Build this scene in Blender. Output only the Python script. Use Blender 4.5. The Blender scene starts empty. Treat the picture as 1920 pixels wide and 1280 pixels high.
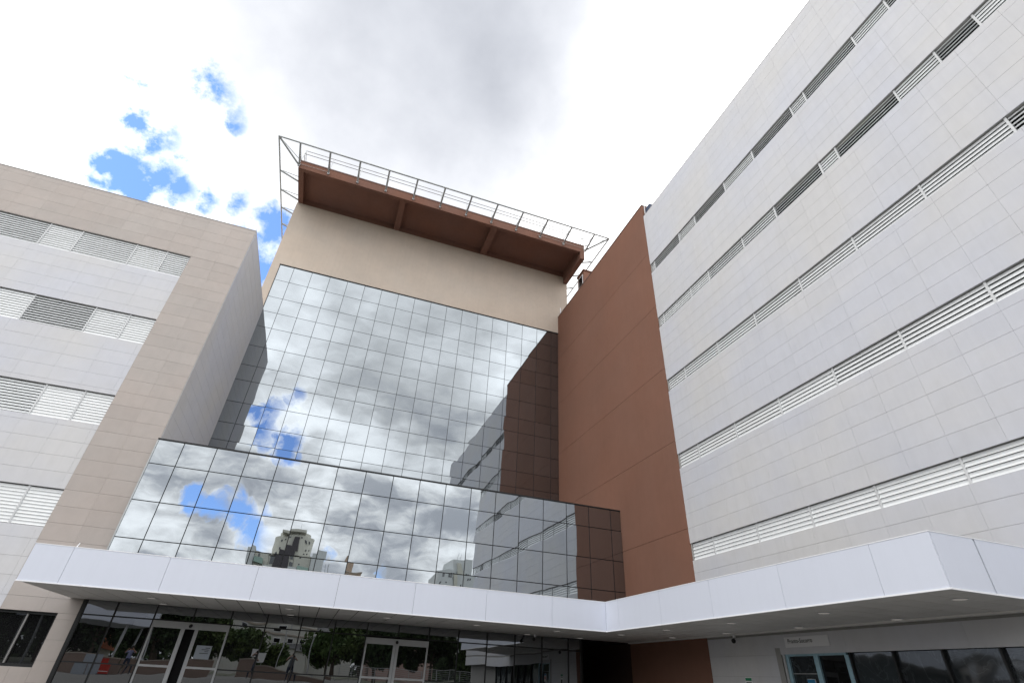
import bpy, bmesh, math, random
from mathutils import Vector, Matrix, Euler
random.seed(7)
PI = math.pi
scene = bpy.context.scene
COL = scene.collection

# ------------------------------------------------------------------ camera
RT = Vector((0.93983669, -0.33855636, 0.04567919))
UP = Vector((-0.22503184, -0.51291826, 0.82841749))
FW = Vector((0.25703632, 0.78885642, 0.55824535))
EYE = Vector((0.0, 0.0, 1.6))
FPX = 949.47
cam_data = bpy.data.cameras.new('camera')
cam = bpy.data.objects.new('camera', cam_data)
COL.objects.link(cam)
cam_data.sensor_width = 36.0
cam_data.lens = FPX / 1920 * 36.0
cam_data.clip_start = 0.1
cam_data.clip_end = 3000
m = Matrix((RT, UP, -FW)).transposed().to_4x4()
m.translation = EYE
cam.matrix_world = m
scene.camera = cam


def pix_dir(px, py, mirror=False):
    """world direction of a pixel of the 1920x1280 photograph (used for cloud placement)"""
    d = RT * ((px - 960) / FPX) - UP * ((py - 640) / FPX) + FW
    if mirror:
        d = Vector((d.x, -d.y, d.z))
    return d.normalized()


# ------------------------------------------------------------------ colour management
scene.view_settings.view_transform = 'Standard'
scene.view_settings.look = 'None'
scene.view_settings.exposure = 0.23
scene.view_settings.gamma = 1.0
scene.view_settings.use_curve_mapping = False

# ------------------------------------------------------------------ world: Nishita sky seen through a broken cloud deck
SUN_EL, SUN_AZ = math.radians(62), math.radians(243)     # azimuth clockwise from +Y
world = bpy.data.worlds.new('World')
scene.world = world
world.use_nodes = True
wt = world.node_tree
wt.nodes.clear()


class NT:
    """tiny node helper"""
    def __init__(s, tree):
        s.t = tree

    def n(s, kind, **kw):
        nd = s.t.nodes.new(kind)
        for k, v in kw.items():
            setattr(nd, k, v)
        return nd

    def put(s, sock, v):
        if hasattr(v, 'bl_idname') and hasattr(v, 'outputs'):
            s.t.links.new(v.outputs[0], sock)
        elif isinstance(v, bpy.types.NodeSocket):
            s.t.links.new(v, sock)
        else:
            sock.default_value = v

    def math(s, op, a, b=0.0, c=None, clamp=False):
        nd = s.n('ShaderNodeMath', operation=op, use_clamp=clamp)
        s.put(nd.inputs[0], a)
        s.put(nd.inputs[1], b)
        if c is not None:
            s.put(nd.inputs[2], c)
        return nd.outputs[0]

    def vmath(s, op, a, b=None, out=0, scale=None):
        nd = s.n('ShaderNodeVectorMath', operation=op)
        s.put(nd.inputs[0], a)
        if b is not None:
            s.put(nd.inputs[1], b)
        if scale is not None:
            s.put(nd.inputs['Scale'], scale)
        return nd.outputs[out]

    def noise(s, vec, scale, detail=4, rough=0.5, color=False, dist=0.0, w=None):
        nd = s.n('ShaderNodeTexNoise')
        if w is not None:
            nd.noise_dimensions = '4D'
            s.put(nd.inputs['W'], w)
        s.put(nd.inputs['Vector'], vec)
        s.put(nd.inputs['Scale'], scale)
        s.put(nd.inputs['Detail'], detail)
        s.put(nd.inputs['Roughness'], rough)
        s.put(nd.inputs['Distortion'], dist)
        return nd.outputs['Color' if color else 0]

    def remap(s, v, a, b, c, d, smooth=False):
        nd = s.n('ShaderNodeMapRange')
        nd.clamp = True
        if smooth:
            nd.interpolation_type = 'SMOOTHSTEP'
        s.put(nd.inputs['Value'], v)
        for i, x in enumerate((a, b, c, d)):
            s.put(nd.inputs[1 + i], x)
        return nd.outputs[0]

    def mixc(s, f, a, b, mode='MIX'):
        nd = s.n('ShaderNodeMix', data_type='RGBA', blend_type=mode)
        s.put(nd.inputs[0], f)
        s.put(nd.inputs[6], a)
        s.put(nd.inputs[7], b)
        return nd.outputs[2]


def rgba(c):
    return (c[0], c[1], c[2], 1.0)


W = NT(wt)
tc = W.n('ShaderNodeTexCoord')
D = tc.outputs['Generated']
sky = W.n('ShaderNodeTexSky', sky_type='NISHITA')
sky.sun_disc = False
sky.sun_elevation = SUN_EL
sky.sun_rotation = SUN_AZ
sky.air_density = 1.0
sky.dust_density = 0.6
sky.ozone_density = 1.0
SKY_STRENGTH = 0.15


def sky_warp(scale, amt, det=3):
    c = W.noise(D, scale, det, 0.6, color=True)
    c = W.vmath('SUBTRACT', c, (0.5, 0.5, 0.5))
    return W.vmath('SCALE', c, scale=amt)


warp = W.vmath('ADD', sky_warp(4.0, 0.045), sky_warp(11.0, 0.12, 7))
Dw = W.vmath('ADD', D, warp)
Dsoft = W.vmath('ADD', D, sky_warp(2.0, 0.30, 5))


def blob(vec, d, r0, r1):
    dist = W.vmath('DISTANCE', vec, tuple(d), out=1)
    return W.remap(dist, r0, r1, 1.0, 0.0, smooth=True)


# gaps in the clouds
holes = [(pix_dir(400, 165), .0, .060), (pix_dir(415, 200), .0, .060), (pix_dir(430, 232), .0, .050), (pix_dir(345, 295), .0, .045), (pix_dir(262, 318), .0, .060), (pix_dir(300, 335), .0, .070),
         (pix_dir(335, 355), .0, .060), (pix_dir(295, 258), .0, .055), (pix_dir(385, 372), .0, .045), (pix_dir(445, 372), .0, .055),
         (pix_dir(500, 470), .04, .115), (pix_dir(520, 395), .0, .045), (pix_dir(262, 165), .0, .03),
         (pix_dir(552, 738, True), .0, 0.046), (pix_dir(505, 765, True), .0, 0.041), (pix_dir(505, 800, True), .0, 0.037),
         (pix_dir(555, 822, True), .0, 0.043), (pix_dir(375, 938, True), .0, 0.037), (pix_dir(415, 945, True), .0, 0.037),
         (pix_dir(465, 962, True), .0, 0.037), (pix_dir(480, 1000, True), .0, 0.050), (pix_dir(445, 985, True), .0, 0.036),
         (pix_dir(602, 1052, True), .0, 0.030), (pix_dir(712, 1082, True), .0, 0.026)]
hm = 0.0
for d, r0, r1 in holes:
    hm = W.math('MAXIMUM', hm, blob(Dw, d, r0, r1))
fine = W.noise(D, 11.0, 9, 0.66)
gate = W.remap(hm, 0.0, 0.25, 0.0, 1.0)
hm = W.math('ADD', hm, W.math('MULTIPLY', W.math('MULTIPLY', W.math('SUBTRACT', fine, 0.5), 2.7), gate))
hole = W.remap(hm, 0.22, 0.92, 0.0, 1.0)

# cloud light: smooth and bright overhead and in front, rolling grey bellies behind the viewer
sep = W.n('ShaderNodeSeparateXYZ')
wt.links.new(D, sep.inputs[0])
stretch = W.n('ShaderNodeMapping')
stretch.inputs['Scale'].default_value = (1, 1, 2.3)
wt.links.new(D, stretch.inputs['Vector'])
Ds = stretch.outputs[0]
n1 = W.noise(Ds, 4.3, 9, 0.56, dist=0.15)
n2 = W.noise(Ds, 12.0, 9, 0.58, dist=0.15)
nn = W.math('ADD', W.math('MULTIPLY', n1, 0.62), W.math('MULTIPLY', n2, 0.38))
rolling = W.n('ShaderNodeMix', data_type='FLOAT')
W.put(rolling.inputs[0], W.remap(sep.outputs[2], 0.22, 0.55, 0.0, 1.0, smooth=True))
W.put(rolling.inputs[2], W.remap(nn, 0.39, 0.61, 0.72, 2.0, smooth=True))
W.put(rolling.inputs[3], W.remap(nn, 0.36, 0.64, 1.35, 2.5))
rolling = rolling.outputs[0]
n3 = W.noise(D, 1.6, 4, 0.45)
front = W.remap(n3, 0.30, 0.72, 1.55, 1.95)
n4 = W.noise(D, 7.0, 7, 0.55)
front = W.math('MULTIPLY', front, W.remap(n4, 0.3, 0.7, 0.91, 1.09))
tfr = W.remap(sep.outputs[1], -0.25, 0.30, 1.0, 0.0, smooth=True)
lum = W.n('ShaderNodeMix', data_type='FLOAT')
W.put(lum.inputs[0], tfr); W.put(lum.inputs[2], front); W.put(lum.inputs[3], rolling)
lum = lum.outputs[0]
for d, r0, r1, g in [(pix_dir(800, 0), .05, .86, 0.46), (pix_dir(960, 120), .0, .36, 0.90), (pix_dir(800, 260), .0, .42, 0.86), (pix_dir(50, 60), .0, .20, 0.80),
                     
                     (pix_dir(1520, 260), .0, .55, 1.7), (pix_dir(280, 300), .0, .42, 1.0),
                     (pix_dir(770, 690, True), .02, .22, 0.72), (pix_dir(880, 760, True), .02, .16, 0.85),
                     (pix_dir(560, 680, True), .02, .14, 1.25), (pix_dir(600, 850, True), .02, .18, 1.2),
                     (pix_dir(930, 700, True), .0, .10, 1.3)]:
    b = blob(Dsoft, d, r0, r1)
    lum = W.math('MULTIPLY', lum, W.math('ADD', 1.0, W.math('MULTIPLY', b, g - 1.0)))
edge = W.remap(hm, 0.05, 0.40, 0.0, 1.0, smooth=True)             # cloud rims glow near the gaps
lum = W.math('MULTIPLY', lum, W.math('ADD', 1.0, W.math('MULTIPLY', edge, 0.18)))
low = W.remap(sep.outputs[2], -0.02, 0.02, 0.35, 1.0)
lum = W.math('MULTIPLY', lum, low)
tint = W.mixc(W.remap(lum, 0.55, 1.3, 0.0, 1.0), rgba((0.905, 0.945, 1.045)), rgba((1.0, 1.0, 1.0)))
cl = W.vmath('SCALE', tint, scale=W.math('DIVIDE', lum, SKY_STRENGTH))
blue = W.mixc(1.0, sky.outputs[0], rgba((1.25, 1.52, 2.05)), 'MULTIPLY')
final = W.mixc(hole, cl, blue)
bg = W.n('ShaderNodeBackground')
W.put(bg.inputs[0], final)
bg.inputs[1].default_value = SKY_STRENGTH
out = W.n('ShaderNodeOutputWorld')
wt.links.new(bg.outputs[0], out.inputs[0])
world.cycles.sampling_method = 'MANUAL'
world.cycles.sample_map_resolution = 512

# ------------------------------------------------------------------ sun behind thin cloud
sun_d = bpy.data.lights.new('sun', 'SUN')
sun_d.energy = 0.75
sun_d.angle = math.radians(25)
sun_d.color = (1.0, 0.96, 0.90)
sun = bpy.data.objects.new('sun', sun_d)
COL.objects.link(sun)
sdir = Vector((math.sin(SUN_AZ) * math.cos(SUN_EL), math.cos(SUN_AZ) * math.cos(SUN_EL), math.sin(SUN_EL)))
sun.rotation_euler = (-sdir).to_track_quat('-Z', 'Y').to_euler()
sun.location = (0, 0, 60)

scene.cycles.max_bounces = 8
scene.cycles.diffuse_bounces = 3
scene.cycles.glossy_bounces = 5
scene.cycles.caustics_reflective = False
scene.cycles.caustics_refractive = False

# ------------------------------------------------------------------ materials
MATS = {}


def new_mat(name):
    mt = bpy.data.materials.new(name)
    mt.use_nodes = True
    mt.node_tree.nodes.clear()
    g = NT(mt.node_tree)
    o = g.n('ShaderNodeOutputMaterial')
    MATS[name] = mt
    return mt, g, o


def surface(name, col, rough=0.7, var=0.06, scale=1.2, per=0.05, streak=0.0, spec=0.3, metal=0.0, bump=0.0, bscale=60, tint2=None,
            mottled=0.0):
    """procedural paint / stone / metal: soft mottling, piece-to-piece variation, rain streaks, fine relief"""
    mt, g, o = new_mat(name)
    geo = g.n('ShaderNodeNewGeometry')
    P = geo.outputs['Position']
    oi = g.n('ShaderNodeObjectInfo')
    a = g.noise(P, scale, 5, 0.6)
    b = g.noise(P, scale * 7, 4, 0.65)
    f = g.math('ADD', g.math('MULTIPLY', a, 0.65), g.math('MULTIPLY', b, 0.35))
    val = g.remap(f, 0.3, 0.7, 1 - var, 1 + var)
    if per:
        val = g.math('MULTIPLY', val, g.remap(oi.outputs['Random'], 0, 1, 1 - per, 1 + per))
    if mottled:
        w = g.noise(P, 2.1, 4, 0.6, w=g.math('MULTIPLY', oi.outputs['Random'], 40.0))
        val = g.math('MULTIPLY', val, g.remap(w, 0.3, 0.7, 1 - mottled, 1 + mottled))
    if streak:
        mp = g.n('ShaderNodeMapping')
        mp.inputs['Scale'].default_value = (3.5, 3.5, 0.16)
        g.put(mp.inputs['Vector'], P)
        st = g.noise(mp.outputs[0], 1.6, 6, 0.7)
        val = g.math('MULTIPLY', val, g.remap(st, 0.45, 0.8, 1.0, 1 - streak))
    c = g.vmath('SCALE', tuple(col), scale=val)
    if tint2:
        hue = g.noise(P, scale * 0.6, 3, 0.5)
        c = g.mixc(g.remap(hue, 0.35, 0.65, 0, 1), c, g.vmath('SCALE', tuple(tint2), scale=val))
    bs = g.n('ShaderNodeBsdfPrincipled')
    g.put(bs.inputs['Base Color'], c)
    g.put(bs.inputs['Roughness'], rough)
    g.put(bs.inputs['Metallic'], metal)
    bs.inputs['Specular IOR Level'].default_value = spec
    if bump:
        bp = g.n('ShaderNodeBump')
        bp.inputs['Strength'].default_value = 0.5
        bp.inputs['Distance'].default_value = bump
        g.put(bp.inputs['Height'], g.noise(P, bscale, 3, 0.6))
        g.put(bs.inputs['Normal'], bp.outputs[0])
    mt.node_tree.links.new(bs.outputs[0], o.inputs[0])
    return mt


def mirror_glass(name, refl, tint, dark, warp=0.0011, wscale=0.75, per=0.10, film=0.0):
    """reflective solar glass: every pane bows a little differently"""
    mt, g, o = new_mat(name)
    geo = g.n('ShaderNodeNewGeometry')
    oi = g.n('ShaderNodeObjectInfo')
    rnd = oi.outputs['Random']
    h = g.noise(geo.outputs['Position'], wscale, 1.5, 0.4, w=g.math('MULTIPLY', rnd, 60.0))
    bp = g.n('ShaderNodeBump')
    bp.inputs['Strength'].default_value = 1.0
    bp.inputs['Distance'].default_value = warp * 8
    g.put(bp.inputs['Height'], h)
    lw = g.n('ShaderNodeLayerWeight')
    lw.inputs[0].default_value = 0.5
    g.put(lw.inputs['Normal'], bp.outputs[0])
    fr = g.math('POWER', lw.outputs['Facing'], 4.0)
    fac = g.math('ADD', refl, g.math('MULTIPLY', fr, 1.0 - refl))
    fac = g.math('MULTIPLY', fac, g.remap(rnd, 0, 1, 1 - per, 1 + per), clamp=True)
    gl = g.n('ShaderNodeBsdfGlossy')
    g.put(gl.inputs['Color'], rgba(tint))
    gl.inputs['Roughness'].default_value = 0.0 if not film else 0.05
    g.put(gl.inputs['Normal'], bp.outputs[0])
    df = g.n('ShaderNodeBsdfDiffuse')
    dk = g.vmath('SCALE', tuple(dark), scale=g.remap(g.math('FRACT', g.math('MULTIPLY', rnd, 7.3)), 0, 1, 0.5, 1.7))
    if film:
        cr = g.noise(geo.outputs['Position'], 1.3, 3, 0.5, dist=2.5)
        ridge = g.math('ABSOLUTE', g.math('SUBTRACT', cr, 0.5))
        dk = g.mixc(g.remap(ridge, 0.0, 0.03, film, 0.03), dk, rgba((0.45, 0.5, 0.53)))
    g.put(df.inputs['Color'], dk)
    mx = g.n('ShaderNodeMixShader')
    g.put(mx.inputs[0], fac)
    mt.node_tree.links.new(df.outputs[0], mx.inputs[1])
    mt.node_tree.links.new(gl.outputs[0], mx.inputs[2])
    mt.node_tree.links.new(mx.outputs[0], o.inputs[0])
    return mt


M_TILE = surface('porcelain_grey', (0.575, 0.585, 0.635), 0.55, 0.025, 0.5, 0.012, 0.05, tint2=(0.60, 0.595, 0.60), mottled=0.025)
M_TILEB = surface('porcelain_beige', (0.44, 0.388, 0.358), 0.55, 0.03, 0.7, 0.03, 0.04, tint2=(0.43, 0.39, 0.365), mottled=0.04)
M_STUCCO = surface('beige_render', (0.55, 0.465, 0.39), 0.85, 0.07, 0.55, 0.0, 0.06, bump=0.004, bscale=30, tint2=(0.53, 0.46, 0.395))
M_BROWN = surface('brown_render', (0.225, 0.122, 0.090), 0.9, 0.06, 0.35, 0.02, 0.05, spec=0.1, bump=0.004, bscale=30, tint2=(0.23, 0.118, 0.084))
M_BROWND = surface('brown_beam_render', (0.215, 0.110, 0.080), 0.9, 0.08, 0.6, 0.02, 0.06, spec=0.1, tint2=(0.20, 0.112, 0.088))
M_ROOFTOP = surface('weathered_coping', (0.17, 0.115, 0.10), 0.9, 0.25, 1.6, 0.0, 0.2)
M_CORE = surface('grey_mullion_paint', (0.24, 0.235, 0.23), 0.9, 0.05)  # even grey colour of the ground floor window mullion
M_COREB = surface('brown_backing', (0.06, 0.035, 0.028), 0.9, 0.05)
M_CONC = surface('opening_reveal', (0.34, 0.335, 0.325), 0.85, 0.08)
M_SLAT = surface('white_louver_paint', (0.78, 0.80, 0.81), 0.42, 0.03, 1.0, 0.03, 0.06, spec=0.4)
M_POST = surface('louver_post_paint', (0.62, 0.63, 0.64), 0.45, 0.03)
M_FASCIA = surface('white_composite_panel', (0.665, 0.70, 0.795), 0.38, 0.012, 0.4, 0.012, 0.025, spec=0.35)
M_LIP = surface('white_trim_highlight', (0.86, 0.87, 0.90), 0.35, 0.02)  # white trim paint; on the canopy lip it stands in for a highlight
M_SOFFIT = surface('grey_soffit_panel', (0.80, 0.79, 0.775), 0.6, 0.05, 0.8, 0.04)
M_ROOFMEM = surface('roof_membrane', (0.30, 0.30, 0.30), 0.9, 0.15)
M_ALU = surface('door_aluminium', (0.46, 0.47, 0.48), 0.4, 0.04, spec=0.5, metal=0.2)
M_BLUEFILM = surface('blue_protective_film', (0.30, 0.47, 0.55), 0.3, 0.15, 3.0, spec=0.5)
M_MULLION = surface('black_mullion', (0.018, 0.019, 0.02), 0.4, 0.05)
M_GALV = surface('galvanised_steel', (0.40, 0.42, 0.425), 0.45, 0.18, 6.0, 0.1, metal=0.3, spec=0.5)
M_DARK = surface('near_black_fill', (0.012, 0.012, 0.013), 0.9, 0.05)  # near-black stands in for unlit interiors; also backs the soffit joints
M_BLACK = surface('black_plastic', (0.02, 0.02, 0.022), 0.4, 0.05)
M_WHITE = surface('white_plastic', (0.8, 0.8, 0.8), 0.4, 0.02)
M_SIGN = surface('sign_plate', (0.82, 0.82, 0.84), 0.4, 0.02)
M_INK = surface('black_lettering', (0.02, 0.02, 0.02), 0.6, 0.0)
M_GREEN = surface('sign_green', (0.02, 0.22, 0.10), 0.5, 0.0)
M_BLUE = surface('sign_blue', (0.03, 0.20, 0.38), 0.5, 0.0)
M_RED = surface('sign_red', (0.50, 0.035, 0.02), 0.5, 0.05)
M_NAVY = surface('dark_blue_sheet', (0.03, 0.045, 0.09), 0.5, 0.1)
M_PAVE = surface('concrete_paving', (0.135, 0.132, 0.127), 0.9, 0.12, 0.6)
M_LAND = surface('town_ground', (0.14, 0.145, 0.11), 0.95, 0.3, 0.05)
M_PLANT = surface('planter_render', (0.27, 0.20, 0.165), 0.9, 0.06)
M_COPE = surface('planter_coping', (0.42, 0.36, 0.31), 0.8, 0.06)
M_BOARD = surface('grey_board', (0.36, 0.40, 0.45), 0.5, 0.05)
M_HOUSE = surface('white_house_paint', (0.60, 0.59, 0.55), 0.8, 0.05, 0.6, 0, 0.12)
M_APTW = surface('apartment_cream', (0.56, 0.55, 0.48), 0.85, 0.06, 0.2, 0.02, 0.15)
M_APTG = surface('apartment_pale_panel', (0.58, 0.60, 0.60), 0.8, 0.05, 0.2, 0.02, 0.12)
M_APTD = surface('apartment_dark_band', (0.055, 0.05, 0.055), 0.8, 0.1)
M_APTB = surface('apartment_brick', (0.38, 0.29, 0.22), 0.9, 0.12, 0.4)
M_PINK = surface('pink_house_paint', (0.42, 0.30, 0.27), 0.85, 0.06)
M_TERRA = surface('terracotta_roof', (0.36, 0.11, 0.05), 0.85, 0.25, 2.0)
M_SLATE = surface('grey_roof', (0.13, 0.13, 0.135), 0.85, 0.15, 1.5)
M_BARK = surface('bark', (0.10, 0.075, 0.055), 0.9, 0.25, 4.0)
M_LEAF = surface('leaf_green', (0.045, 0.085, 0.022), 0.7, 0.45, 0.9, 0.2, tint2=(0.075, 0.105, 0.025))
M_LEAFD = surface('leaf_dark_green', (0.025, 0.05, 0.016), 0.7, 0.4, 0.9, 0.2, tint2=(0.04, 0.065, 0.018))
M_SKIN = surface('skin', (0.42, 0.24, 0.17), 0.6, 0.05)
M_HAIR = surface('dark_hair', (0.02, 0.015, 0.012), 0.6, 0.1)
M_TEEB = surface('black_shirt', (0.02, 0.02, 0.022), 0.8, 0.1)
M_TEEL = surface('lilac_shirt', (0.30, 0.32, 0.52), 0.8, 0.06)
M_TEEG = surface('grey_shirt', (0.14, 0.16, 0.18), 0.8, 0.06)
M_JEAN = surface('dark_jeans', (0.035, 0.045, 0.075), 0.8, 0.15)
M_GLASSU = mirror_glass('mirror_curtain_glass', 0.325, (0.86, 0.935, 1.0), (0.010, 0.010, 0.011), 0.0010, 0.55, 0.035)
M_GLASSB = mirror_glass('mirror_box_glass', 0.41, (0.87, 0.94, 1.0), (0.012, 0.012, 0.013), 0.0013, 0.55, 0.035)
M_GLASSG = mirror_glass('tinted_entrance_glass', 0.22, (0.92, 0.96, 1.0), (0.008, 0.008, 0.009), 0.0010, 0.6, 0.04)
M_GLASSW = mirror_glass('window_glass', 0.07, (0.9, 0.96, 1.0), (0.010, 0.010, 0.011), 0.0006, 0.5, 0.2)
M_GLASSF = mirror_glass('film_covered_glass', 0.10, (0.9, 0.96, 1.0), (0.018, 0.022, 0.026), 0.003, 1.0, 0.3, film=0.10)
M_GLASST = mirror_glass('green_balcony_glass', 0.15, (0.8, 1.0, 0.9), (0.05, 0.10, 0.08), 0.0005, 0.5, 0.2)

M_LAMP, _g, _o = new_mat('downlight_lens')
_e = _g.n('ShaderNodeEmission')
_e.inputs[0].default_value = (1.0, 0.95, 0.88, 1.0)
_e.inputs[1].default_value = 0.16
M_LAMP.node_tree.links.new(_e.outputs[0], _o.inputs[0])

# ------------------------------------------------------------------ mesh helpers
CUBE_V = [(x, y, z) for x in (-.5, .5) for y in (-.5, .5) for z in (-.5, .5)]
CUBE_F = [(0, 1, 3, 2), (4, 6, 7, 5), (0, 4, 5, 1), (2, 3, 7, 6), (0, 2, 6, 4), (1, 5, 7, 3)]
_cubes = {}


def cube_mesh(mat):
    if mat.name not in _cubes:
        me = bpy.data.meshes.new('box_' + mat.name)
        me.from_pydata(CUBE_V, [], CUBE_F)
        me.materials.append(mat)
        _cubes[mat.name] = me
    return _cubes[mat.name]


_cyls = {}


def cyl_mesh(mat, n=10):
    k = (mat.name, n)
    if k not in _cyls:
        vs, fs = [], []
        for i in range(n):
            a = 2 * PI * i / n
            vs += [(math.cos(a), math.sin(a), -.5), (math.cos(a), math.sin(a), .5)]
        for i in range(n):
            j = (i + 1) % n
            fs.append((2 * i, 2 * j, 2 * j + 1, 2 * i + 1))
        fs.append(tuple(2 * i for i in reversed(range(n))))
        fs.append(tuple(2 * i + 1 for i in range(n)))
        me = bpy.data.meshes.new('rod_' + mat.name)
        me.from_pydata(vs, [], fs)
        me.materials.append(mat)
        for p in me.polygons[:n]:
            p.use_smooth = True
        _cyls[k] = me
    return _cyls[k]


def link(o, parent=None):
    COL.objects.link(o)
    if parent:
        o.parent = parent
    return o


def thing(name, label, cat, group=None):
    o = bpy.data.objects.new(name, None)
    o.empty_display_size = 0.3
    link(o)
    o['label'] = label
    o['category'] = cat
    if group:
        o['group'] = group
    return o


def sub(name, parent, label=None):
    o = bpy.data.objects.new(name, None)
    o.empty_display_size = 0.1
    link(o, parent)
    if label:
        o['label'] = label
    return o


def box(parent, name, mat, x0, x1, y0, y1, z0, z1, rot=None):
    o = bpy.data.objects.new(name, cube_mesh(mat))
    o.location = ((x0 + x1) / 2, (y0 + y1) / 2, (z0 + z1) / 2)
    o.scale = (abs(x1 - x0), abs(y1 - y0), abs(z1 - z0))
    if rot:
        o.rotation_euler = rot
    return link(o, parent)


def rod(parent, name, mat, a, b, r, n=10):
    a, b = Vector(a), Vector(b)
    o = bpy.data.objects.new(name, cyl_mesh(mat, n))
    o.location = (a + b) / 2
    o.scale = (r, r, (b - a).length)
    o.rotation_euler = (b - a).to_track_quat('Z', 'Y').to_euler()
    return link(o, parent)


class MB:
    """collects boxes / rods / polygons into one mesh"""
    def __init__(s):
        s.v, s.f, s.mi = [], [], []

    def box(s, x0, x1, y0, y1, z0, z1, mi=0, R=None):
        b = len(s.v)
        c = Vector(((x0 + x1) / 2, (y0 + y1) / 2, (z0 + z1) / 2))
        for v in CUBE_V:
            p = Vector((v[0] * (x1 - x0), v[1] * (y1 - y0), v[2] * (z1 - z0)))
            if R:
                p = R @ p
            s.v.append(tuple(p + c))
        s.f += [tuple(i + b for i in f) for f in CUBE_F]
        s.mi += [mi] * 6

    def rod(s, a, b, r0, r1=None, n=8, mi=0):
        a, b = Vector(a), Vector(b)
        r1 = r0 if r1 is None else r1
        q = (b - a).to_track_quat('Z', 'Y')
        base = len(s.v)
        for i in range(n):
            t = 2 * PI * i / n
            u = q @ Vector((math.cos(t), math.sin(t), 0))
            s.v.append(tuple(a + u * r0))
            s.v.append(tuple(b + u * r1))
        for i in range(n):
            j = (i + 1) % n
            s.f.append((base + 2 * i, base + 2 * j, base + 2 * j + 1, base + 2 * i + 1)); s.mi.append(mi)
        s.f.append(tuple(base + 2 * i for i in reversed(range(n)))); s.mi.append(mi)
        s.f.append(tuple(base + 2 * i + 1 for i in range(n))); s.mi.append(mi)

    def poly(s, pts, mi=0):
        b = len(s.v)
        s.v += [tuple(p) for p in pts]
        s.f.append(tuple(range(b, b + len(pts))))
        s.mi.append(mi)

    def prism(s, prof, axis, a, c, mi=0):
        """closed profile (2D) extruded along axis 0/1/2 from a to c"""
        def P(t, q):
            l = list(q)
            l.insert(axis, t)
            return tuple(l)
        b = len(s.v); n = len(prof)
        s.v += [P(a, q) for q in prof] + [P(c, q) for q in prof]
        for i in range(n):
            j = (i + 1) % n
            s.f.append((b + i, b + j, b + n + j, b + n + i)); s.mi.append(mi)
        s.f.append(tuple(b + i for i in reversed(range(n)))); s.mi.append(mi)
        s.f.append(tuple(b + n + i for i in range(n))); s.mi.append(mi)

    def build(s, name, mats, parent=None, smooth=False, fix=True):
        me = bpy.data.meshes.new(name)
        me.from_pydata(s.v, [], s.f)
        for mt in (mats if isinstance(mats, (list, tuple)) else [mats]):
            me.materials.append(mt)
        me.polygons.foreach_set('material_index', s.mi)
        if smooth:
            me.polygons.foreach_set('use_smooth', [True] * len(me.polygons))
        if fix:
            bm = bmesh.new(); bm.from_mesh(me)
            bmesh.ops.recalc_face_normals(bm, faces=bm.faces)
            bm.to_mesh(me); bm.free()
        me.update()
        return link(bpy.data.objects.new(name, me), parent)


def project(p):
    d = Vector(p) - EYE
    z = d.dot(FW)
    if z < 0.1:
        return None
    return (960 + FPX * d.dot(RT) / z, 640 - FPX * d.dot(UP) / z)


def screen_size(corners):
    pts = [project(c) for c in corners]
    if any(p is None for p in pts):
        return 0
    cx = [min(max(p[0], 0), 1920) for p in pts]; cy = [min(max(p[1], 0), 1280) for p in pts]
    return (max(cx) - min(cx)) * (max(cy) - min(cy))


GAP = 0.0032
GAPU = 0.0019
RX = 14.18          # plane of the right wing's face
LY = 23.75          # plane of the left wing's face
TY = 31.25          # plane of the tall curtain wall
BY = 23.55          # plane of the lower glass box
LX = -7.46          # inner side wall of the left wing


def split_cells(joints_u, joints_v, opens=()):
    cells = []
    for u0, u1 in zip(joints_u[:-1], joints_u[1:]):
        for v0, v1 in zip(joints_v[:-1], joints_v[1:]):
            uc, vc = (u0 + u1) / 2, (v0 + v1) / 2
            if any(a < uc < b and c < vc < d for a, b, c, d in opens):
                continue
            cells.append((u0, u1, v0, v1))
    return cells


def place_tiles(owner, cells, limit=300):
    """cells: (orientation, plane, u0, u1, v0, v1, mat); the largest in view become parts, the rest one stuff part"""
    items = []
    for ori, pl, u0, u1, v0, v1, mt in cells:
        th = 0.022 + random.uniform(0, 0.0015)
        if ori == 'y-':
            b = (u0 + GAPU, u1 - GAPU, pl - th, pl, v0 + GAP, v1 - GAP)
        elif ori == 'x-':
            b = (pl - th, pl, u0 + GAPU, u1 - GAPU, v0 + GAP, v1 - GAP)
        else:
            b = (pl, pl + th, u0 + GAPU, u1 - GAPU, v0 + GAP, v1 - GAP)
        cs = [(b[0], b[2], b[4]), (b[1], b[3], b[4]), (b[0], b[2], b[5]), (b[1], b[3], b[5])]
        items.append((screen_size(cs), b, mt))
    items.sort(key=lambda t: -t[0])
    rest = {}
    for i, (s, b, mt) in enumerate(items):
        if i < limit and s > 0:
            box(owner, 'tile', mt, *b)
        else:
            rest.setdefault(mt.name, MB()).box(*b)
    if rest:
        mb = MB(); mats = []
        for k, r in rest.items():
            mats.append(MATS[k])
            off = len(mb.v)
            mb.v += r.v
            mb.f += [tuple(i + off for i in f) for f in r.f]
            mb.mi += [len(mats) - 1] * len(r.f)
        o = mb.build('tile_field', mats, owner)
        o['kind'] = 'stuff'


def frange(a, b, step):
    out_ = [a]
    while (out_[-1] + step < b - 0.02) if step > 0 else (out_[-1] + step > b + 0.02):
        out_.append(out_[-1] + step)
    out_.append(b)
    return out_


# louvre blade: slim curved section, width w; shared per panel length by scaling x
_blades = {}


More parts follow.
